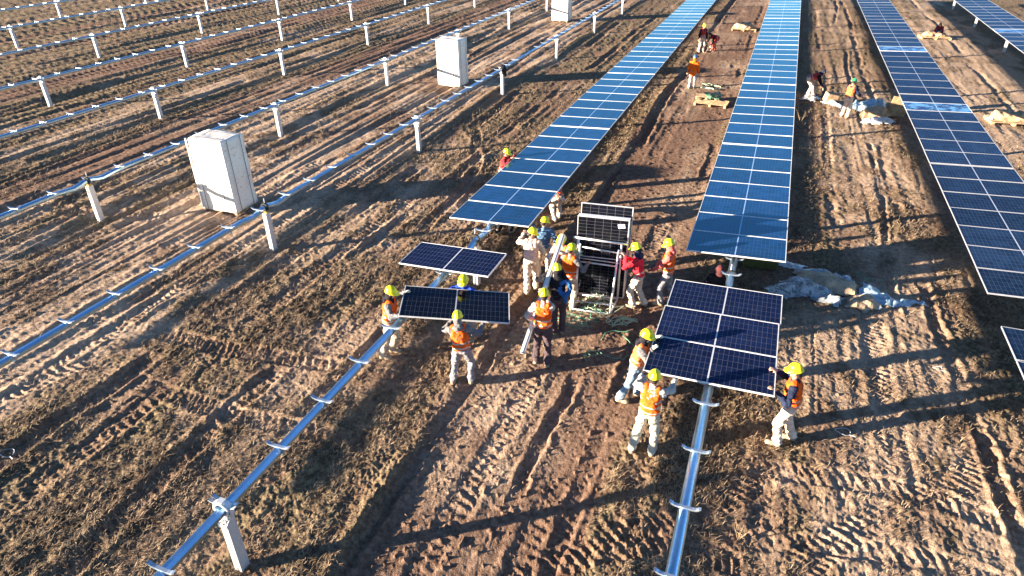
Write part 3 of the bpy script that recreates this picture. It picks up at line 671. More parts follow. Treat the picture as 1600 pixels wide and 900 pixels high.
crate(-15.52, 31.95, 1.27, 1.0, 2.35, math.radians(-4), 'tall white box on a pallet, middle one of the three', 5)
crate(-16.05, 52.75, 1.3, 1.0, 2.35, math.radians(-4), 'tall white box cut by the top edge of the photo', 9)

# black jacket draped over a post top
b = SB(); p = Vector((-12.28, 13.17+2*SP, 0))
b.ell((.02, -.04, 1.42), (.17, .15, .07)); b.cap((.12, -.08, 1.36), .08, (.15, -.12, 1.05), .06); b.cap((.17, -.02, 1.3), .07, (.16, -.02, .98), .05); b.cap((.06, -.13, 1.35), .07, (.1, -.17, 1.1), .05)
o = link('hung_jacket', remesh(b, 'hung_jacket', [mat("black_cloth", (.012, .013, .018), .9)], .02, .02, 14), None); o.location = p
tag(o, 'black jacket draped over a post top beside the middle white box', 'jacket')

# ------------------------------------------------------------------ panel rack with standing panels
M_RACK = mat("pale_steel_pipe", (.72, .76, .80), .35, .5, .06, 10)
t = thing('panel_rack', 'pale steel A-frame rack in front of the upright panel stack', 'rack', (0, 0, 0))
BL, BR, FL, FRt = Vector((-3.60, 13.73, .03)), Vector((-2.60, 13.86, .03)), Vector((-3.50, 13.04, .03)), Vector((-2.61, 13.12, .03))
def pipe(pts, r, nm='pipe', n=10): MB().tube(pts, r, n).obj(nm, [M_RACK], t, True)
UL, UR = BL+Vector((0, -.03, 1.60)), BR+Vector((0, -.03, 1.52))
pipe([BL, UL], .024, 'upright'); pipe([BR, UR], .024, 'upright')
pipe([FL, BL+Vector((.06, -.08, 1.45))], .024, 'leg'); pipe([FRt, BR+Vector((-.05, -.08, 1.38))], .024, 'leg')
pipe([UL+Vector((-.12, -.03, -.02)), UR+Vector((.14, -.03, .02))], .026, 'top_rail')
pipe([BL+Vector((.04, -.09, 1.38)), BR+Vector((0, -.09, 1.30))], .018, 'cross_rail'); pipe([BL+Vector((.04, -.17, 1.02)), BR+Vector((-.05, -.17, .98))], .02, 'cross_rail'); pipe([BL+Vector((.04, .0, 1.02)), BR+Vector((.0, .0, .98))], .014, 'cross_rail')
pipe([FL, BL], .022, 'base_rail'); pipe([FRt, BR], .022, 'base_rail'); pipe([FL, FRt], .02, 'base_rail'); pipe([BL, BR], .022, 'base_rail'); pipe([FL.lerp(BL, .5)+Vector((0, 0, .02)), FRt.lerp(BR, .5)+Vector((0, 0, .02))], .018, 'base_rail')
pipe([FL.lerp(BL, .5)+Vector((0, 0, .02)), FL.lerp(BL, .5)+Vector((-.02, 0, .62))], .016, 'brace')
def upright_panel(c, w, h, rz, lean, label, m, grp=None):
    Rz = Matrix.Rotation(rz, 3, 'Z') @ Matrix.Rotation(PI/2-lean, 3, 'X') @ Matrix.Rotation(PI/2, 3, 'Z')
    q = make_panel(c, label, grp, m, 1.13, Rz); q.scale = (h/2.2, w/1.13, 1); return q
for k in range(4):
    c = Vector((-3.07, 13.86+.04*k, 1.08)); lab = ['front panel of the upright stack, white sticker in its top corner', 'second panel of the upright stack behind the rack', 'second panel of the upright stack behind the rack', 'rear panel of the four-deep upright stack'][k]
    if k == 1: lab = 'second panel of the four-deep upright stack'
    if k == 2: lab = 'third panel of the four-deep upright stack'
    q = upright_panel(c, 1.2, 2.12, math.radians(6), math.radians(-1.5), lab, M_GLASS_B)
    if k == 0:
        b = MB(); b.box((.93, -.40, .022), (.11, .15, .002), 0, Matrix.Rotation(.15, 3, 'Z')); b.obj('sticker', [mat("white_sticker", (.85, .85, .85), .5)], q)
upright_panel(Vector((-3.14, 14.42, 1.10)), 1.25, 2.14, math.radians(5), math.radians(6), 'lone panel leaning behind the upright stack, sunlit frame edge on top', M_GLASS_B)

# ------------------------------------------------------------------ carried aluminium rail
b = MB(); b.ext([(-.05, -.03), (.05, -.03), (.05, .03), (-.05, .03)], (-3.83, 10.45, .42), (-3.80, 13.05, 1.93)); b.ext([(-.015, .031), (.015, .031), (.015, .045), (-.015, .045)], (-3.83, 10.45, .42), (-3.80, 13.05, 1.93))
o = b.obj('metal_rail', [M_GALV]); tag(o, 'long silver rail held aslant by the workers left of the rack', 'metal rail')

# ------------------------------------------------------------------ people
SKIN = mat("skin", (.46, .26, .18), .55, 0, .06, 8); SKIN_D = mat("skin_dark_detail", (.05, .03, .025), .6)
HAIR = mat("dark_hair", (.02, .015, .012), .7)
def cloth(name, c, v=.10): return mat(name, c, .9, 0, v, 6, .6, None, .15)
HV = (.80, .80, .02); M_HY = mat("helmet_yellow", (.78, .70, .015), .32, 0, .04, 6); M_HB = mat("helmet_blue", (.03, .15, .50), .35, 0, .04); M_HG = mat("helmet_green", (.02, .40, .12), .35, 0, .04); M_HYG = mat("helmet_lime", (.64, .74, .02), .32, 0, .04, 6)
M_REF = mat("reflective_band", (.48, .47, .42), .35, .1, .05); M_OR = cloth("vest_orange", (.80, .115, .014), .1); M_ORP = cloth("vest_faded_orange", (.80, .19, .06), .1); M_RED = cloth("vest_red", (.55, .05, .04)); M_PINK = cloth("pale_pink", (.72, .50, .44))
def ik(a, c, l1, l2, pole):
    a = Vector(a); c = Vector(c); d = c-a; L = d.length
    if L > (l1+l2)*.995: c = a+d*((l1+l2)*.995/L); d = c-a; L = d.length
    u = d.normalized(); x = (l1*l1-l2*l2+L*L)/(2*L); h = math.sqrt(max(l1*l1-x*x, 0))
    pl = Vector(pole); pl = (pl-u*pl.dot(u))
    pl = pl.normalized() if pl.length > 1e-4 else Vector((0, 1, 0))
    return a+u*x+pl*h, c
def person(pos, face, label, Ht=1.75, lean=0, side=0, twist=0, hands=None, feet=None, look=(0, -10), drop=0, back=0, shirt=None, pants=None, vest=None, helm=None, boots=None, hood=None, gloves=None, jl=0, vest_band=True, bag=1., group=None, sleeve=None):
    k = Ht/1.815; x, y = pos; z0 = g1(x, y)
    fx, fy = face; rz = math.atan2(fy, fx)-PI/2
    t = thing('person', label, 'person', (x, y, z0), rz, group)
    Ri = Matrix.Rotation(-rz, 3, 'Z')
    def loc(p): return Ri @ (Vector(p)-Vector((x, y, z0)))
    far = math.hypot(x, y) > 25; vox = .018 if far else .0095
    pel = Vector((0, -back, (.93-drop)*k))
    la, sa = math.radians(lean), math.radians(side)
    tt = Vector((math.sin(sa), math.sin(la)*math.cos(sa), math.cos(la)*math.cos(sa))).normalized()
    tw = math.radians(twist); rt = Vector((math.cos(tw), math.sin(tw), 0)); rt = (rt-tt*rt.dot(tt)).normalized(); fw = tt.cross(rt); 
    B = Matrix((rt, fw, tt)).transposed()
    nb = pel+tt*.50*k; sh = [nb-tt*.045*k+rt*s*.175*k for s in (-1, 1)]
    hy, hp = math.radians(look[0]), math.radians(look[1])
    hf = Vector((-math.sin(hy)*math.cos(hp), math.cos(hy)*math.cos(hp), math.sin(hp))); hr = hf.cross(Vector((0, 0, 1))).normalized(); hu = hr.cross(hf)
    HB = Matrix((hr, hf, hu)).transposed(); hd = (tt+Vector((0, 0, 1))*.8).normalized(); hc = nb+hd*.19*k+hf*.02*k
    hips = [pel+Vector((s*.09*k, 0, -.03*k)) for s in (-1, 1)]
    feet = feet or [(-.13, .02, 0), (.13, -.02, 0)]
    hands = hands or [None, None]
    legs = []
    for i, s in enumerate((-1, 1)):
        fxx = Vector(feet[i][:3]) if len(feet[i]) > 2 else Vector((feet[i][0], feet[i][1], 0))
        ank = Vector((fxx.x, fxx.y-.03, .09*k+fxx.z)); kn, ank = ik(hips[i], ank, .425*k, .415*k, Vector((s*.15, 1, .1))); legs.append((hips[i], kn, ank))
    arms = []
    for i, s in enumerate((-1, 1)):
        h = hands[i]
        if h is None: tg = sh[i]+Vector((s*.10, .06+.2*math.sin(la), -.54*k))
        elif len(h) == 4: tg = Vector(h[:3])            # local target
        else: tg = loc(h)
        el, wr = ik(sh[i], tg, .29*k, .27*k, Vector((s*.7, -.5, -.8))); arms.append((sh[i], el, wr))
    # ---- body
    b = SB(); P = lambda r: tuple(q*k for q in r)
    b.ell(pel, P((.155, .105, .13)), B); b.ell(pel+tt*.16*k, P((.135, .09, .15)), B); b.ell(pel+tt*.34*k, P((.165, .105, .19)), B); b.cap(sh[0], .055*k, sh[1], .055*k)
    b.cap(nb-tt*.02, .055*k, hc-hu*.04*k, .052*k)
    b.ell(hc+hu*.02*k, P((.077, .095, .108)), HB); b.ell(hc-hu*.05*k+hf*.02*k, P((.058, .072, .072)), HB); b.ell(hc-hu*.012*k+hf*.098*k, P((.013, .02, .022)), HB, 8, 6)
    b.ell(hc+hu*.028*k+hf*.084*k, P((.05, .012, .01)), HB, 8, 6)
    for s in (-1, 1): b.ell(hc+hr*s*.078*k, P((.012, .022, .032)), HB, 8, 6)
    for (a, c, d) in legs: b.cap(a, .08*k, c, .052*k); b.cap(c, .052*k, d, .038*k); b.cap(d, .038*k, d+Vector((0, .1, -.05)), .03)
    for i, (a, c, d) in enumerate(arms):
        s = (-1, 1)[i]
        b.cap(a, .047*k, c, .038*k); b.cap(c, .038*k, d, .026*k)
        u = (d-c).normalized()
        if hands[i] is not None: u = (u*.6+Vector((0, .5, .1))).normalized()
        sd_ = u.cross(Vector((0, 0, 1)))
        sd_ = sd_.normalized() if sd_.length > .1 else Vector((1, 0, 0)); nn = sd_.cross(u)
        HBm = Matrix((sd_, u, nn)).transposed(); pc = d+u*.05*k; b.ell(pc, P((.043, .056, .018)), HBm, 12, 8)
        cu = -nn if nn.z > 0 else nn
        for q in range(4):
            r0 = pc+u*.035*k+sd_*(q-1.5)*.023*k; Lf = (.036, .042, .039, .031)[q]*k
            r1 = r0+(u+cu*.35).normalized()*Lf; r2 = r1+(u*.45+cu).normalized()*Lf*.85; b.cap(r0, .0105*k, r1, .0095*k, 8); b.cap(r1, .0095*k, r2, .0085*k, 8)
        r0 = pc-sd_*s*.03*k-u*.02; r1 = r0+(-sd_*s*.8+u*.6).normalized()*.04*k; r2 = r1+(u*.7+cu*.7).normalized()*.03*k; b.cap(r0, .013*k, r1, .011*k, 8); b.cap(r1, .011*k, r2, .009*k, 8)
    me = remesh(b, 'body', [SKIN, SKIN_D, gloves or SKIN], .016 if far else .0085, 0, 9, 1)
    HBt = HB.transposed(); hz = [a[2] for a in arms]
    n_ = len(me.polygons); ce = np.empty(n_*3, 'f'); me.polygons.foreach_get('center', ce); ce = ce.reshape(-1, 3)
    hl = (ce-np.array(hc))@np.array(HB)/k; mi = np.zeros(n_, 'i')
    for s in (-1, 1): mi[(np.abs(hl[:, 0]-s*.031) < .015) & (np.abs(hl[:, 2]-.008) < .008) & (hl[:, 1] > .05)] = 1
    mi[(np.abs(hl[:, 0]) < .024) & (np.abs(hl[:, 2]+.058) < .006) & (hl[:, 1] > .05)] = 1
    if gloves:
        for w in hz: mi[np.linalg.norm(ce-np.array(w), axis=1) < .19*k] = 2
    me.polygons.foreach_set('material_index', mi)
    link('body', me, t)
    # ---- trousers
    b = SB(); b.ell(pel+tt*.01, P((.175, .13, .13)), B); b.ell(pel+tt*.09*k, P((.16, .118, .07)), B)
    for (a, c, d) in legs:
        b.cap(a, .105*k*bag, c, .078*k*bag); b.cap(c, .078*k*bag, d+(c-d).normalized()*.03, .068*k*bag); b.ell(c.lerp(d, .8), (.082*k*bag, .088*k*bag, .05*k)); b.ell(d+Vector((0, .0, .01)), P((.072, .085, .035)))
    link('trousers', remesh(b, 'trousers', [pants], vox*1.2, .024, 9, 2, x*3), t)
    # ---- boots
    for (a, c, d) in legs:
        b = SB(); yv = Vector((0, 1, 0)); b.cap(d+Vector((0, 0, .04)), .05, d+Vector((0, -.02, -.045)), .045); b.cap(d+Vector((0, -.03, -.05)), .042, d+Vector((0, .14, -.055)), .042); b.ell(d+Vector((0, .13, -.055)), (.05, .075, .04))
        link('boot', remesh(b, 'boot', [boots or mat("tan_boot", (.32, .25, .18), .8)], .014 if not far else .02, 0, 9, 1), t)
    # ---- jacket / shirt
    b = SB(); b.ell(pel+tt*.02*k, P((.178, .135, .11+jl)), B); b.ell(pel+tt*.15*k, P((.168, .125, .16)), B); b.ell(pel+tt*.33*k, P((.188, .132, .19)), B); b.cap(sh[0]-tt*.005, .073*k, sh[1]-tt*.005, .073*k); b.cap(nb-tt*.03*k, .085*k, nb+tt*.035*k, .068*k)
    if jl: b.cap(pel-Vector((.03, 0, jl)), .16*k, pel+Vector((.03, 0, 0)), .17*k)
    for (a, c, d) in arms: b.cap(a, .070*k, c, .058*k); b.cap(c, .058*k, d-(d-c).normalized()*.02, .044*k); b.ell(c, P((.062, .062, .062)))
    link('jacket', remesh(b, 'jacket', [shirt], vox*1.2, .024, 11, 2, x*5+1), t)
    if sleeve:
        pass
    # ---- vest
    if vest:
        b = SB(); b.ell(pel+tt*.06*k, P((.192, .150, .13)), B); b.ell(pel+tt*.17*k, P((.186, .143, .15)), B); b.ell(pel+tt*.33*k, P((.192, .148, .185)), B)
        for s in (-1, 1): b.cap(nb-tt*.13*k+rt*s*.1*k+fw*.09*k, .05*k, nb-tt*.01*k+rt*s*.10*k, .068*k); b.cap(nb-tt*.13*k+rt*s*.1*k-fw*.09*k, .05*k, nb-tt*.01*k+rt*s*.10*k, .068*k)
        me = remesh(b, 'vest', [vest, M_REF], vox*1.15, .020, 10, 2, x*2+3)
        n_ = len(me.polygons); ce = np.empty(n_*3, 'f'); me.polygons.foreach_get('center', ce); ce = ce.reshape(-1, 3)
        sS = (ce-np.array(pel))@np.array(tt)/k; mi = np.zeros(n_, 'i')
        if vest_band: mi[(np.abs(sS-.055) < .014) | (np.abs(sS-.16) < .014)] = 1
        me.polygons.foreach_set('material_index', mi); link('vest', me, t)
    # ---- head covering under the helmet, hood or hair
    b = SB()
    if hood is not None:
        b.ell(hc+hu*.02*k-hf*.022*k, P((.093, .098, .118)), HB); b.cap(hc-hu*.06*k-hf*.02*k, .082*k, nb+tt*.0, .092*k); b.ell(nb-fw*.09*k+tt*.01, P((.12, .06, .07)), B)
        link('hood', remesh(b, 'hood', [hood], vox*1.1, .012, 12, 1), t)
    else:
        b.ell(hc+hu*.035*k-hf*.018*k, P((.083, .092, .1)), HB); b.ell(hc-hu*.03*k-hf*.05*k, P((.065, .05, .055)), HB)
        link('hair', remesh(b, 'hair', [HAIR], vox, .004, 30, 1), t)
    # ---- hard hat
    if helm:
        vs = []; fs = []; nu = 28; o0 = hc+hu*.052*k
        rings = []
        for j in range(8):
            a = j/7*PI/2; rings.append((math.cos(a), math.sin(a)))
        prof_ = [(1.16, -.10), (1.17, -.02)]
        def ringpts(rx, ry, z, br=0):
            out = []
            for i in range(nu):
                p = 2*PI*i/nu; c_, s_ = math.cos(p), math.sin(p); ex = br*(max(0, s_)**1.5*.06+.012)
                ridge = .006*math.exp(-(c_*rx/.02)**2) if z > .03 else 0
                out.append(o0+(hr*c_*(rx+ex)+hf*s_*(ry+ex)+hu*(z+ridge-(ex*.25 if br else 0)))*k)
            return out
        L_ = [ringpts(.100, .120, -.016, 1), ringpts(.102, .122, -.006, 1), ringpts(.105, .125, .004)]
        for j in range(7): c_, s_ = rings[j]; L_.append(ringpts(.102*c_**.75 if c_ > 0 else 0, .122*c_**.75, .008+.118*s_))
        for r_ in L_: vs += r_
        for j in range(len(L_)-1):
            for i in range(nu): a = j*nu+i; c_ = j*nu+(i+1) % nu; fs.append((a, c_, c_+nu, a+nu))
        vs.append(o0+hu*.133*k); top = len(vs)-1; a = (len(L_)-1)*nu
        for i in range(nu): fs.append((a+i, a+(i+1) % nu, top))
        # inner shell so that the hat has thickness
        b = MB().add(vs, fs); b.add([o0+(q-o0)*.93 for q in vs], [f[::-1] for f in fs])
        for i in range(nu): b.f.append((i, (i+1) % nu, len(vs)+(i+1) % nu, len(vs)+i)[::-1]); b.mi.append(0)
        b.obj('helmet', [helm], t, True)
    return t

greyh = cloth("grey_hoodie", (.16, .16, .17)); ltgrey = cloth("light_grey_cloth", (.40, .39, .38)); beige = cloth("beige_trousers", (.52, .42, .32)); greyp = cloth("grey_trousers", (.24, .235, .26)); navy = cloth("navy_cloth", (.018, .026, .06)); blackc = cloth("black_cloth_b", (.016, .016, .022)); bluec = cloth("blue_jacket", (.03, .10, .32)); jeans = cloth("light_jeans", (.22, .32, .42)); denim = cloth("denim_blue", (.08, .16, .28)); redh = cloth("red_hoodie", (.62, .03, .05)); pinkr = cloth("pinkish_red_sweater", (.66, .14, .12)); maroon = cloth("maroon_cloth", (.14, .02, .03)); cream = cloth("cream_cloth", (.66, .54, .44)); darkp = cloth("dark_brown_trousers", (.075, .055, .065)); royal = cloth("royal_blue_cloth", (.02, .06, .45))
dglove = mat("dark_glove", (.05, .045, .045), .8); lglove = mat("pale_glove", (.55, .50, .42), .8)

person((-6.62, 9.95), (1, .25), 'worker in grey sleeves and orange vest holding the left end of the carried panel', 1.76, 8, 0, 0, [(-6.38, 10.28, 1.47), (-6.10, 9.62, 1.36)], [(-.10, -.02), (.16, -.16)], (0, -12), 0, 0, greyh, beige, M_OR, M_HY, hood=blackc, gloves=lglove)
person((-4.80, 9.62), (-.22, 1), 'worker seen from behind in grey hoodie lifting the near edge of the carried panel', 1.70, 10, -7, 4, [(-5.12, 9.88, 1.30), (-4.52, 10.06, 1.24)], [(-.2, -.05), (.16, .02)], (10, -14), .03, .02, greyh, greyp, M_OR, M_HY, hood=greyh, gloves=dglove)
person((-5.33, 11.12), (-.1, -1), 'worker in royal blue mostly hidden behind the carried panel', 1.74, 12, 0, 0, [(-5.0, 10.95, 1.28), (-5.7, 10.75, 1.36)], None, (10, -16), .02, 0, royal, greyp, None, M_HY)
person((-4.76, 13.62), (-.35, 1), 'worker in cream shirt and pale vest reaching up to the left row corner', 1.74, 6, 0, 0, [(-5.08, 13.98, 1.33), (-4.62, 13.95, .95)], [(-.1, -.26), (.12, .05)], (-80, -22), 0, 0, cream, cream, M_PINK, M_HY, vest_band=False)
person((-4.70, 14.42), (-.5, 1), 'worker in blue denim jacket standing behind the cream shirt worker', 1.72, 4, 0, 0, [(-5.02, 14.62, 1.30), (-4.35, 14.3, .85)], None, (-60, -18), 0, 0, denim, beige, None, M_HY)
person((-6.52, 16.3), (.3, 1), 'worker under the left row of whom only dark trouser legs show', 1.72, 62, 0, 0, [(-6.7, 17.1, .75), (-6.3, 17.1, .7)], [(-.12, -.15), (.12, .15)], (0, -30), .16, .12, navy, blackc, M_OR, M_HY)
person((-5.42, 17.85), (-.6, .8), 'worker stooping under the left row, pale trouser legs showing', 1.72, 60, 0, 0, None, [(-.1, -.12), (.12, .12)], (0, -30), .14, .12, greyh, cream, M_OR, M_HY)
person((-7.62, 18.95), (1, .15), 'worker in maroon top standing at the left edge of the left row', 1.72, 12, 0, 0, [(-7.27, 19.2, 1.38), (-7.27, 18.75, 1.38)], None, (0, -20), 0, 0, maroon, cream, M_RED, M_HY)
person((-3.96, 13.62), (-.15, -1), 'worker behind the rail whose yellow helmet tops the group', 1.76, 4, 0, 0, [(-3.86, 13.15, 1.45), (-4.15, 13.25, 1.2)], None, (0, -14), 0, 0, ltgrey, beige, M_ORP, M_HY)
person((-3.66, 13.16), (.25, 1), 'worker seen from behind in bright orange vest left of the rack', 1.74, 4, 0, 0, [(-3.75, 13.45, 1.2), (-3.28, 13.4, 1.1)], [(-.11, -.05), (.12, .03)], (-15, -14), 0, 0, greyh, beige, M_OR, M_HYG)
P10 = person((-3.58, 12.10), (-.35, 1), 'worker in dark clothes with blue jacket round the arm, holding the rail', 1.73, 8, -4, 0, [(-3.86, 12.2, 1.38), (-3.80, 12.42, 1.55)], [(-.06, -.1), (.1, -.02)], (20, -12), 0, 0, blackc, darkp, None, M_HYG, hood=blackc, gloves=dglove)
b = SB(); 
for k in range(14):
    a0 = k/14*2*PI; a1 = (k+1)/14*2*PI
    b.cap((.13+.115*math.cos(a0), -.05+.10*math.sin(a0)*.6, 1.17+.14*math.sin(a0)), .045, (.13+.115*math.cos(a1), -.05+.10*math.sin(a1)*.6, 1.17+.14*math.sin(a1)), .045, 8)
b.cap((.12, -.1, 1.05), .05, (.15, -.1, .86), .04)
link('arm_jacket', remesh(b, 'arm_jacket', [cloth("bright_blue_jacket", (.03, .13, .38))], .013, .02, 16, 1), P10)
person((-3.55, 10.93), (-.15, 1), 'worker seen from behind in orange vest gripping the low end of the rail', 1.76, 7, 0, 0, [(-3.82, 11.02, .92), (-3.72, 11.35, 1.38)], [(-.12, -.08), (.14, -.15)], (5, -14), 0, 0, ltgrey, darkp, M_OR, M_HY, gloves=lglove)
person((-2.12, 13.78), (-1, .05), 'worker in red hoodie with navy hood pushing the upright stack', 1.76, 10, 0, 0, [(-2.46, 13.70, 1.3), (-2.46, 13.92, 1.15)], [(-.1, .08), (.12, -.14)], (0, -16), .02, 0, redh, cream, None, M_HYG, hood=navy)
person((-1.50, 14.10), (-1, -.1), 'worker in pinkish red sweater and orange vest standing right of the rack', 1.78, 2, 0, 0, [(-1.86, 14.0, .88), (-1.80, 14.28, .9)], [(-.09, .12), (.1, -.18)], (0, -18), 0, 0, pinkr, greyp, M_OR, M_HYG, gloves=dglove, hood=pinkr)
person((-1.46, 10.30), (1, .0), 'worker in jeans and pale orange vest holding the left edge of the loose panels', 1.73, 10, 0, 0, [(-1.2, 10.62, 1.36), (-1.2, 10.22, 1.33)], [(-.16, .08), (.16, -.22)], (5, -12), 0, 0, greyh, jeans, M_ORP, M_HY, hood=blackc, gloves=lglove)
person((-.97, 8.98), (.05, 1), 'worker seen from behind with both arms raised to the nearest loose panel', 1.73, 8, 0, 0, [(-1.22, 9.50, 1.28), (-.66, 9.52, 1.29)], [(-.2, -.10), (.14, -.04)], (0, -10), 0, 0, ltgrey, cloth("pale_grey_trousers", (.47, .44, .37)), M_OR, M_HY, gloves=dglove)
person((1.30, 10.02), (-1, .1), 'worker in navy jacket and orange vest gripping the right edge of the loose panels', 1.78, 4, 0, 0, [(.98, 9.75, 1.33), (.98, 10.3, 1.36)], [(-.12, .1), (.16, -.12)], (0, -10), 0, 0, navy, cream, M_OR, M_HY)
person((-.38, 14.45), (.2, -1), 'worker kneeling in a red cap behind the loose panels', 1.70, 28, 0, 0, [(-.2, 14.1, .55), (-.55, 14.1, .5)], [(-.15, .05), (.15, -.28)], (0, -25), .52, .15, blackc, blackc, None, mat("red_cap", (.07, .012, .014), .9))
person((-3.76, 35.25), (.05, 1), 'worker walking away in long bright orange jacket and blue helmet', 1.66, 0, 0, 0, [(-.30, .02, .72, 0), (.30, .02, .72, 0)], [(-.1, -.05), (.1, .08)], (0, -5), 0, 0, cloth("orange_jacket", (.90, .16, .015), .06), greyp if 0 else ltgrey, None, M_HB, jl=.10, hood=cloth("orange_jacket", (.9, .16, .015)))
person((-4.45, 44.45), (.5, -.8), 'worker in red vest and yellow helmet standing beside the left row', 1.72, 3, 0, 0, None, None, (0, -15), 0, 0, blackc, cream, M_RED, M_HY)
person((-3.75, 45.0), (-.7, -.7), 'worker bending over in black top and red vest', 1.72, 78, 0, 0, None, None, (0, -50), .12, .2, blackc, pinkr, M_RED, None, hood=blackc)
person((1.85, 35.2), (.9, .1), 'worker bent forward in red vest beside the middle row', 1.76, 70, 0, 0, None, [(-.18, -.05), (.18, .15)], (0, -45), .06, .22, blackc, cream, M_RED, None, hood=navy)
person((3.24, 32.1), (.55, .8), 'worker in green helmet and pinkish vest standing at the torn wrapping', 1.70, 6, 0, 0, [(.05, .42, 1.0, 0), (.28, .38, .95, 0)], None, (0, -25), 0, 0, navy, cream, M_ORP, M_HG, vest_band=False)
person((9.85, 53.9), (-.3, -.9), 'worker in maroon crouching over pale cardboard in the far right gap', 1.70, 62, 0, 0, None, [(-.16, .1), (.16, -.12)], (0, -50), .42, .2, maroon, denim, None, None, hood=blackc)

# ------------------------------------------------------------------ rubbish, sheets, straps
def film(name, c, alpha, rough=.25):
    b = NB(name); o = b.obj(); n = b.noise(6, 6, .7, o, 1.0)
    b.l(b.mix(b.ramp(n, .35, .6), tuple(q*.75 for q in c), c), b.p.inputs['Base Color']); b.p.inputs['Roughness'].default_value = rough
    b.l(b.math('ADD', b.math('MULTIPLY', b.ramp(n, .40, .56), 1-alpha), alpha), b.p.inputs['Alpha'])
    b.bump(n, .5, .03); return b.m
M_PL = film("clear_plastic", (.42, .45, .48), .3); M_PLW = film("white_plastic", (.62, .64, .66), .88); M_TAR = film("pale_blue_plastic", (.30, .44, .56), .8)
M_GREYC = mat("grey_board", (.30, .34, .37), .7, 0, .1, 4); M_STRG = mat("green_strap", (.10, .30, .20), .5); M_STRG2 = mat("pale_green_strap", (.42, .55, .38), .5)
def sheet(name, label, cat, pts, m, h=.12, amp=.08, freq=4, seed=0, res=.035, group=None, thick=.006, zb=.02):
    """crumpled sheet filling the ground outline pts"""
    P = np.array(pts); c = P.mean(0); x0, y0 = P.min(0); x1, y1 = P.max(0)
    nx = max(3, int((x1-x0)/res)); ny = max(3, int((y1-y0)/res))
    X, Y = np.meshgrid(np.linspace(x0, x1, nx+1), np.linspace(y0, y1, ny+1), indexing='ij')
    jx = X+(vn(X*5, Y*5, 800+seed)-.5)*.16; jy = Y+(vn(X*5, Y*5, 830+seed)-.5)*.16
    ins = np.zeros(X.shape, bool); dist = np.full(X.shape, 9.)
    for a, b_ in zip(P, np.roll(P, -1, 0)):
        cond = ((a[1] > jy) != (b_[1] > jy)); xi = (b_[0]-a[0])*(jy-a[1])/(b_[1]-a[1]+1e-9)+a[0]; ins ^= cond & (jx < xi)
        v = b_-a; tt = np.clip(((jx-a[0])*v[0]+(jy-a[1])*v[1])/(v@v+1e-9), 0, 1); dist = np.minimum(dist, np.hypot(jx-a[0]-v[0]*tt, jy-a[1]-v[1]*tt))
    n1 = 1-np.abs(2*fbm(X*freq, Y*freq, 3, 840+seed)-1)
    rr_ = random.Random(900+seed); fold = np.zeros(X.shape)
    wx = X+(fbm(X*1.3, Y*1.3, 2, 880+seed)-.5)*.5; wy = Y+(fbm(X*1.3+9, Y*1.3, 2, 881+seed)-.5)*.5
    for q_ in range(5):
        a_ = rr_.uniform(0, PI); f_ = freq*rr_.uniform(.25, .8)*(1+.35*q_); ph_ = (wx*math.cos(a_)+wy*math.sin(a_))*f_+rr_.uniform(0, 9); fold += np.abs((ph_ % 1)*2-1)/(1+.5*q_)
    n1 = (fold/2.9)**1.3
    Z = gh(X, Y, False)+zb+h*.8*sst(0, .35, dist)*(.5+vn(X*1.5, Y*1.5, 870+seed))+amp*.95*n1*sst(-.05, .25, dist)+amp*.10*fbm(X*freq*3, Y*freq*3, 2, 860+seed)
    idx = -np.ones(X.shape, int); vs = []; fs = []
    def V(i, j):
        if idx[i, j] < 0: idx[i, j] = len(vs); vs.append((X[i, j]-c[0], Y[i, j]-c[1], Z[i, j]))
        return idx[i, j]
    for i in range(nx):
        for j in range(ny):
            if ins[i, j] and ins[i+1, j] and ins[i, j+1] and ins[i+1, j+1]: fs.append((V(i, j), V(i+1, j), V(i+1, j+1), V(i, j+1)))
    if not fs: return None
    o = MB().add(vs, fs).obj(name, [m], None, False); o.location = (c[0], c[1], 0)
    s_ = o.modifiers.new('s', 'SOLIDIFY'); s_.thickness = thick
    return tag(o, label, cat, group)
sheet('plastic_sheet', 'clear crumpled plastic at the left end of the big wrapping heap', 'plastic sheet', [(.65, 15.5), (1.2, 15.35), (1.9, 15.6), (2.5, 15.75), (2.3, 16.2), (1.5, 16.6), (1.15, 16.3)], M_PL, .10, .14, 3.5, 1)
sheet('cardboard_sheet', 'tan cardboard sheet in the middle of the big wrapping heap', 'cardboard', [(1.3, 16.3), (2.0, 15.9), (2.9, 16.0), (3.0, 16.6), (2.2, 17.0), (1.5, 16.95)], M_CARD2, .14, .09, 1.8, 2, .06)
sheet('grey_board', 'grey-blue board lying at the front of the big wrapping heap', 'board', [(1.7, 15.6), (2.45, 15.25), (2.75, 15.75), (2.2, 15.95)], M_GREYC, .20, .02, 1, 3, .06)
sheet('cardboard_sheet', 'tan cardboard folded upright beside the pale blue plastic', 'cardboard', [(2.45, 15.35), (3.1, 15.25), (3.45, 15.8), (3.1, 16.3), (2.65, 15.9)], M_CARD2, .26, .10, 1.8, 4, .06)
sheet('plastic_sheet', 'pale blue plastic trailing off the right end of the big wrapping heap', 'plastic sheet', [(2.8, 15.6), (3.1, 15.35), (3.5, 15.75), (4.0, 15.85), (4.55, 16.2), (4.5, 16.33), (3.9, 16.2), (3.5, 16.5), (3.0, 16.9), (2.9, 16.3)], M_TAR, .08, .13, 3.5, 5)
sheet('plastic_sheet', 'dirty white plastic at the back of the big wrapping heap', 'plastic sheet', [(1.2, 16.7), (1.9, 17.2), (2.7, 17.0), (2.9, 16.6), (2.0, 16.9)], M_PL, .10, .12, 4, 6)
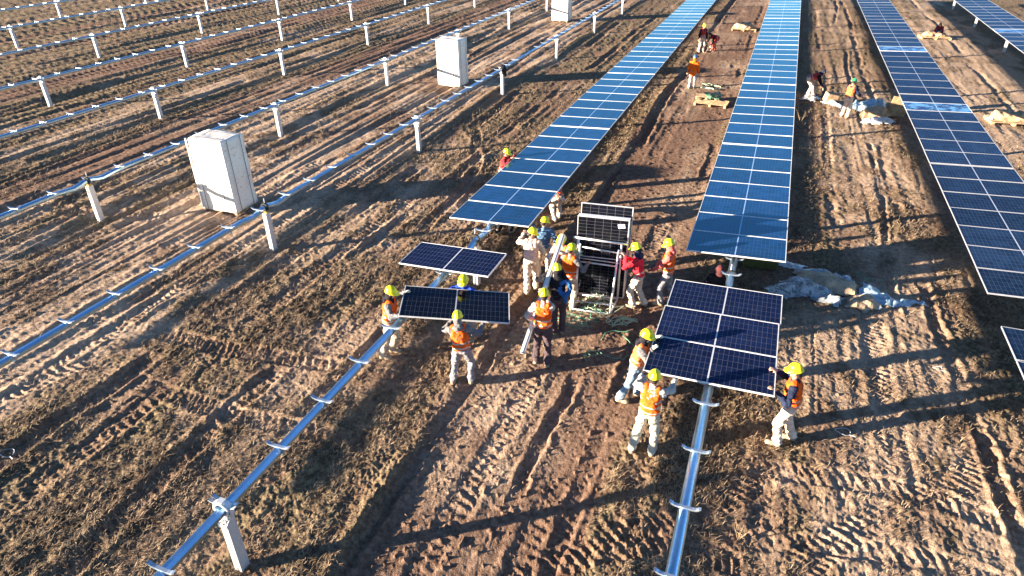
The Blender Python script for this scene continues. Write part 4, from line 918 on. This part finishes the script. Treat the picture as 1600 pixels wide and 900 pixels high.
sheet('plastic_sheet', 'white plastic strip between the crate and the wrapping heap', 'plastic sheet', [(.95, 17.0), (1.6, 16.9), (1.75, 17.3), (1.0, 17.4)], M_PLW, .05, .05, 4, 7)
# far wrapping heap at the green helmet worker
sheet('plastic_sheet', 'white and blue plastic spread behind the green helmet worker', 'plastic sheet', [(3.3, 33.2), (3.6, 34.4), (4.6, 35.0), (5.2, 34.9), (5.0, 33.9), (4.2, 33.2)], M_TAR, .18, .2, 1.8, 11, .09)
sheet('plastic_sheet', 'white plastic sheet in front of the far torn carton', 'plastic sheet', [(3.6, 31.4), (4.2, 31.1), (4.9, 31.3), (5.3, 31.9), (4.8, 32.2), (4.1, 31.9)], M_PLW, .14, .16, 2, 12, .08)
sheet('torn_carton', 'torn brown carton with its contents, right of the green helmet worker', 'carton', [(3.8, 32.2), (4.7, 32.0), (5.2, 32.7), (4.6, 33.4), (3.9, 33.1)], M_CARD, .30, .22, 2.4, 13, .07)
sheet('plastic_sheet', 'long pale wrapping strip between the two far workers', 'plastic sheet', [(2.2, 34.2), (3.2, 33.2), (3.4, 33.7), (2.6, 34.9)], M_PLW, .12, .16, 2, 14, .08)
sheet('plastic_sheet', 'clear plastic at the feet of the bent red-vest worker', 'plastic sheet', [(1.35, 34.5), (2.1, 34.2), (2.4, 34.9), (1.7, 35.5)], M_PL, .12, .2, 2.5, 15, .08)
def slab(name, label, cat, loc, dims, rot, m, ch=.004):
    b = MB(); b.box((0, 0, 0), dims, 0, None, ch); o = b.obj(name, [m]); o.location = loc; o.rotation_euler = rot; return tag(o, label, cat)
slab('cardboard_sheet', 'stiff cardboard flap standing right of the far torn carton', 'cardboard', (5.35, 32.9, .45), (.75, .03, .9), (.15, .1, .2), M_CARD)
slab('cardboard_sheet', 'brown cardboard roll beside the bent red-vest worker', 'cardboard', (2.7, 34.3, .28), (.5, .4, .4), (.1, .2, .4), M_CARD)
# olive crate under the middle row
t = thing('olive_crate', 'dark olive crate under the near end of the middle row', 'crate', (.55, 16.9, g1(.55, 16.9)), .1); b = MB(); b.box((0, 0, .2), (.85, .5, .4), 0, None, .02); M_OL = mat("olive_paint", (.07, .075, .015), .6); b.obj('body', [M_OL], t)
b = MB(); b.box((0, 0, .415), (.88, .53, .03), 0, None, .01); b.obj('lid', [M_OL], t)
# pallets with things on them
def make_pallet(x, y, w, d, rz, label):
    t = tag(bpy.data.objects.new('wooden_pallet', None), label, 'pallet'); COL.objects.link(t); t.location = (x, y, g1(x, y)); t.rotation_euler = (0, 0, rz); b = MB()
    for k in range(5): MB().box((0, -d/2+.05+k*(d-.1)/4, .135), (w, .1, .024), 0, None, .003).obj('deck_board', [M_WOOD], t)
    for k in range(3): MB().box((-w/2+.06+k*(w-.12)/2, 0, .062), (.1, d, .12), 0, None, .003).obj('runner', [M_WOOD], t)
    return t
make_pallet(-2.45, 32.5, 1.5, .95, -.1, 'bare wooden pallet with green straps on it, between the long rows')
make_pallet(-2.75, 32.85, 1.0, .6, .05, 'second small pallet laid on the strap-covered pallet').location.z += .17
def tangle(name, label, cx, cy, rad, n, m, z=.05, r=.009, seed=0, group=None, zb=0):
    rr = random.Random(seed); b = MB()
    p = Vector((cx, cy, 0)); pts = []
    a = rr.uniform(0, 6.3); da = 0
    for k in range(n):
        da = da*.85+rr.uniform(-.5, .5); a += da*.5
        p = p+Vector((math.cos(a), math.sin(a), 0))*.07
        d = Vector((p.x-cx, p.y-cy, 0))
        if d.length > rad: a = math.atan2(-d.y, -d.x)+rr.uniform(-.8, .8)
        pts.append((p.x, p.y, zb+z*(.4+abs(math.sin(k*.23+seed))*1.2)))
    if zb == 0:
        hs = gh(np.array([q[0] for q in pts]), np.array([q[1] for q in pts]), False); pts = [(q[0], q[1], q[2]+float(hh)+.01) for q, hh in zip(pts, hs)]
    b.tube([(q[0]-cx, q[1]-cy, q[2]) for q in pts], r, 5); o = b.obj(name, [m], None, True); o.location = (cx, cy, 0); return tag(o, label, 'strap', group)
tangle('packing_strap', 'dark green strap coils on the ground in front of the rack', -3.3, 12.85, .55, 190, M_STRG, .05, .008, 1)
tangle('packing_strap', 'green strap loops right of the rack feet', -2.4, 13.1, .42, 130, M_STRG2, .07, .009, 2)
tangle('packing_strap', 'loose green strap trailing towards the tube below the rack', -2.55, 12.0, .8, 70, M_STRG, .02, .008, 3)
tangle('packing_strap', 'pale green strap lying inside the rack base', -3.05, 13.5, .38, 110, M_STRG2, .06, .01, 4)
tangle('packing_strap', 'green strap bunch hung on the left upright of the rack', -3.58, 13.6, .10, 60, M_STRG2, .05, .009, 8, zb=1.2)
tangle('packing_strap', 'green straps heaped on the far pallet', -2.4, 32.6, .38, 140, M_STRG, .16, .022, 5, zb=.2)
tangle('packing_strap', 'green straps on the ground by the orange jacket walker', -2.8, 35.6, .6, 90, M_STRG2, .05, .02, 6)
tangle('packing_strap', 'single green strap behind the big wrapping heap', 3.4, 17.0, .6, 22, M_STRG, .02, .008, 12)
for (cx, cy, r_, lab) in ((2.33, 10.65, .11, 'small pale wire loop on the grass right of the navy jacket worker'), (-11.7, 4.95, .12, 'small pale wire loop at the left edge of the photo'), (4.25, 13.4, .07, 'tiny wire loop near the right-hand table')):
    b = MB(); b.tube([(r_*math.cos(a)*1.2, r_*math.sin(a)*.8, .03+.02*math.sin(2*a)) for a in np.linspace(0, 5.8, 18)]+[(r_*1.9, -r_*.6, .02)], .006, 5); o = b.obj('wire_loop', [M_GALV]); o.location = (cx, cy, g1(cx, cy)+.03); tag(o, lab, 'wire')
def heap(name, label, cat, x, y, rx, ry, h, m, seed, palette=True):
    b = SB()
    rr = random.Random(seed)
    for k in range(9): b.ell((rr.uniform(-.6, .6)*rx, rr.uniform(-.5, .5)*ry, h*.35*rr.uniform(.6, 1.3)), (rx*.45, ry*.45, h*rr.uniform(.35, .6)))
    o = link(name, remesh(b, name, [m], .05, .09, 4, 1, seed)); o.location = (x, y, g1(x, y)+.12); tag(o, label, cat); return o
heap('cardboard_heap', 'pale crumpled packing heap on a low pallet near the top edge', 'cardboard', -2.55, 53.0, .85, .5, .42, M_CARD2, 3); make_pallet(-2.5, 53.0, 1.7, 1.1, .0, 'low pallet under the pale packing heap near the top')
heap('cardboard_heap', 'brown folded cardboard heap right of the right row', 'cardboard', 9.75, 33.7, .8, .5, .36, M_CARD, 4); make_pallet(9.75, 33.55, 1.7, 1.1, .1, 'low pallet under the brown cardboard heap')
heap('cardboard_heap', 'pale cardboard under the crouching maroon worker', 'cardboard', 9.6, 53.6, .7, .45, .28, M_CARD, 6); make_pallet(9.6, 53.5, 1.8, 1.1, .1, 'low pallet under the crouching maroon worker')
sheet('plastic_sheet', 'white plastic tuft left of the brown cardboard heap', 'plastic sheet', [(8.75, 33.4), (9.15, 33.3), (9.2, 33.8), (8.85, 34)], M_PLW, .2, .2, 3, 21, .07)

# dry weeds standing in the soil
M_WEED = mat("dry_stalk", (.30, .22, .13), .9)
def weed(x, y, h, seed, lab):
    rr = random.Random(seed); b = MB()
    for k in range(9):
        a = rr.uniform(0, 6.3); l = h*rr.uniform(.5, 1); p1 = Vector((math.cos(a)*l*.2, math.sin(a)*l*.2, l*.5)); p2 = Vector((math.cos(a)*l*.45, math.sin(a)*l*.45, l)); b.tube([(0, 0, -.03), p1, p2], [.005, .004, .002], 4)
        for q in range(3): s0 = p1.lerp(p2, rr.random()); b.tube([s0, s0+Vector((rr.uniform(-.1, .1), rr.uniform(-.1, .1), rr.uniform(.02, .1)))*h*2], [.003, .0015], 4)
    o = b.obj('dry_weed', [M_WEED]); o.location = (x, y, g1(x, y)); tag(o, lab, 'weed')
weed(1.45, 30.6, .5, 1, 'dry weed in the shade right of the middle row'); weed(.75, 7.6, .3, 2, 'dry weed right of the centre tube near the bottom'); weed(2.6, 7.3, .35, 3, 'dead branching weed at the lower right'); weed(-17.0, 22.4, .7, 4, 'tall pale weed left of the empty tube behind the nearest white box'); weed(-14.7, 20.7, .35, 5, 'dry weed beyond the nearest white box'); weed(-28.5, 44, .9, 6, 'tall straw-coloured weed among the far empty rows')

# ------------------------------------------------------------------ ground sheet
az0 = math.atan2(FH.y, FH.x)
az = np.concatenate([np.arange(-180, -63, 3.0), np.arange(-63, 57, .088), np.arange(57, 180, 3.0)]); az = np.radians(az)+az0
rs = [.3, .8, 1.4, 2.0, 2.6]; r = 3.2
while r < 95: rs.append(r); r += max(.026, .62*(r*r+HC*HC)/(HC*665))
while r < 5000: rs.append(r); r *= 1.35
rs = np.array(rs); Rg, Ag = np.meshgrid(rs, az, indexing='ij')
X = Rg*np.cos(Ag); Y = Rg*np.sin(Ag); nr, na = X.shape
Z, mu, sa_, gr_, ba = gh(X.ravel(), Y.ravel(), True, True)
co = np.empty((nr*na+1, 3), 'f'); co[:-1, 0] = X.ravel(); co[:-1, 1] = Y.ravel(); co[:-1, 2] = Z; co[-1] = (0, 0, 0)
I = np.arange(nr-1)[:, None]*na; J = np.arange(na)[None, :]; J2 = (J+1) % na
q = np.stack([(I+J).ravel(), (I+na+J).ravel(), (I+na+J2).ravel(), (I+J2).ravel()], 1)
tri = np.stack([np.full(na, nr*na), np.arange(na), (np.arange(na)+1) % na], 1)
me = bpy.data.meshes.new('ground'); nq = len(q)
me.vertices.add(len(co)); me.vertices.foreach_set('co', co.ravel())
me.loops.add(nq*4+na*3); me.loops.foreach_set('vertex_index', np.concatenate([q.ravel(), tri.ravel()]).astype('i'))
me.polygons.add(nq+na); me.polygons.foreach_set('loop_start', np.concatenate([np.arange(nq)*4, nq*4+np.arange(na)*3]).astype('i'))
me.update(calc_edges=True); me.validate()
ca = me.color_attributes.new('zone', 'FLOAT_COLOR', 'POINT'); cc = np.ones((len(co), 4), 'f'); cc[:-1, 0] = mu; cc[:-1, 1] = sa_; cc[:-1, 2] = gr_; cc[:-1, 3] = ba; ca.data.foreach_set('color', cc.ravel())
me.materials.append(ground_mat()); g = link('ground', me); tag(g, None, None, None, 'structure')

# ------------------------------------------------------------------ dry grass litter
N = 420000
u = rng.random(N); rad = 5.5+(34-5.5)*u**1.15; aa = az0+np.radians(rng.uniform(-56, 50, N)); gx = rad*np.cos(aa); gy = rad*np.sin(aa)
mu, sa_, gr2 = zones(gx, gy); keep = (np.maximum(gr2*sst(.40, .62, fbm(gx*1.8, gy*.9, 3, 95)), mats_of(gx, gy)*.9) > rng.random(N)*.9); gx, gy = gx[keep], gy[keep]; rad = rad[keep]; n = len(gx)
gz = gh(gx, gy, True); L = rng.uniform(.04, .13, n)*(1+.02*rad); th = rng.uniform(0, 2*PI, n); el = rng.uniform(.05, 1.0, n)
d = np.stack([np.cos(th)*np.cos(el), np.sin(th)*np.cos(el), np.sin(el)], 1)*L[:, None]; s_ = np.stack([-np.sin(th), np.cos(th), th*0], 1)*(.0035+.0002*rad)[:, None]
p = np.stack([gx, gy, gz-.004], 1); bend = np.stack([rng.normal(0, .2, n)*L, rng.normal(0, .2, n)*L, -.15*L], 1)
V = np.stack([p-s_, p+s_, p+d*.55+s_*.7, p+d*.55-s_*.7, p+d+bend], 1).reshape(-1, 3).astype('f'); base = np.arange(n)*5
me = bpy.data.meshes.new('dry_grass'); me.vertices.add(n*5); me.vertices.foreach_set('co', V.ravel())
ql = np.stack([base, base+1, base+2, base+3, base+3, base+2, base+4], 1)
me.loops.add(n*7); me.loops.foreach_set('vertex_index', ql.ravel().astype('i')); me.polygons.add(n*2)
me.polygons.foreach_set('loop_start', np.stack([np.arange(n)*7, np.arange(n)*7+4], 1).ravel().astype('i')); me.update(calc_edges=True)
b = NB("dry_grass_blades"); P = b.n('ShaderNodeNewGeometry').outputs['Position']; b.l(b.mix(b.ramp(b.noise(3, 3, .6, P), .35, .65), (.13, .090, .060), (.33, .245, .165)), b.p.inputs['Base Color']); b.p.inputs['Roughness'].default_value = .85; b.p.inputs['Specular IOR Level'].default_value = .2
me.materials.append(b.m); o = link('dry_grass', me); tag(o, 'dry trampled grass and straw over the churned soil', 'grass', None, 'stuff')
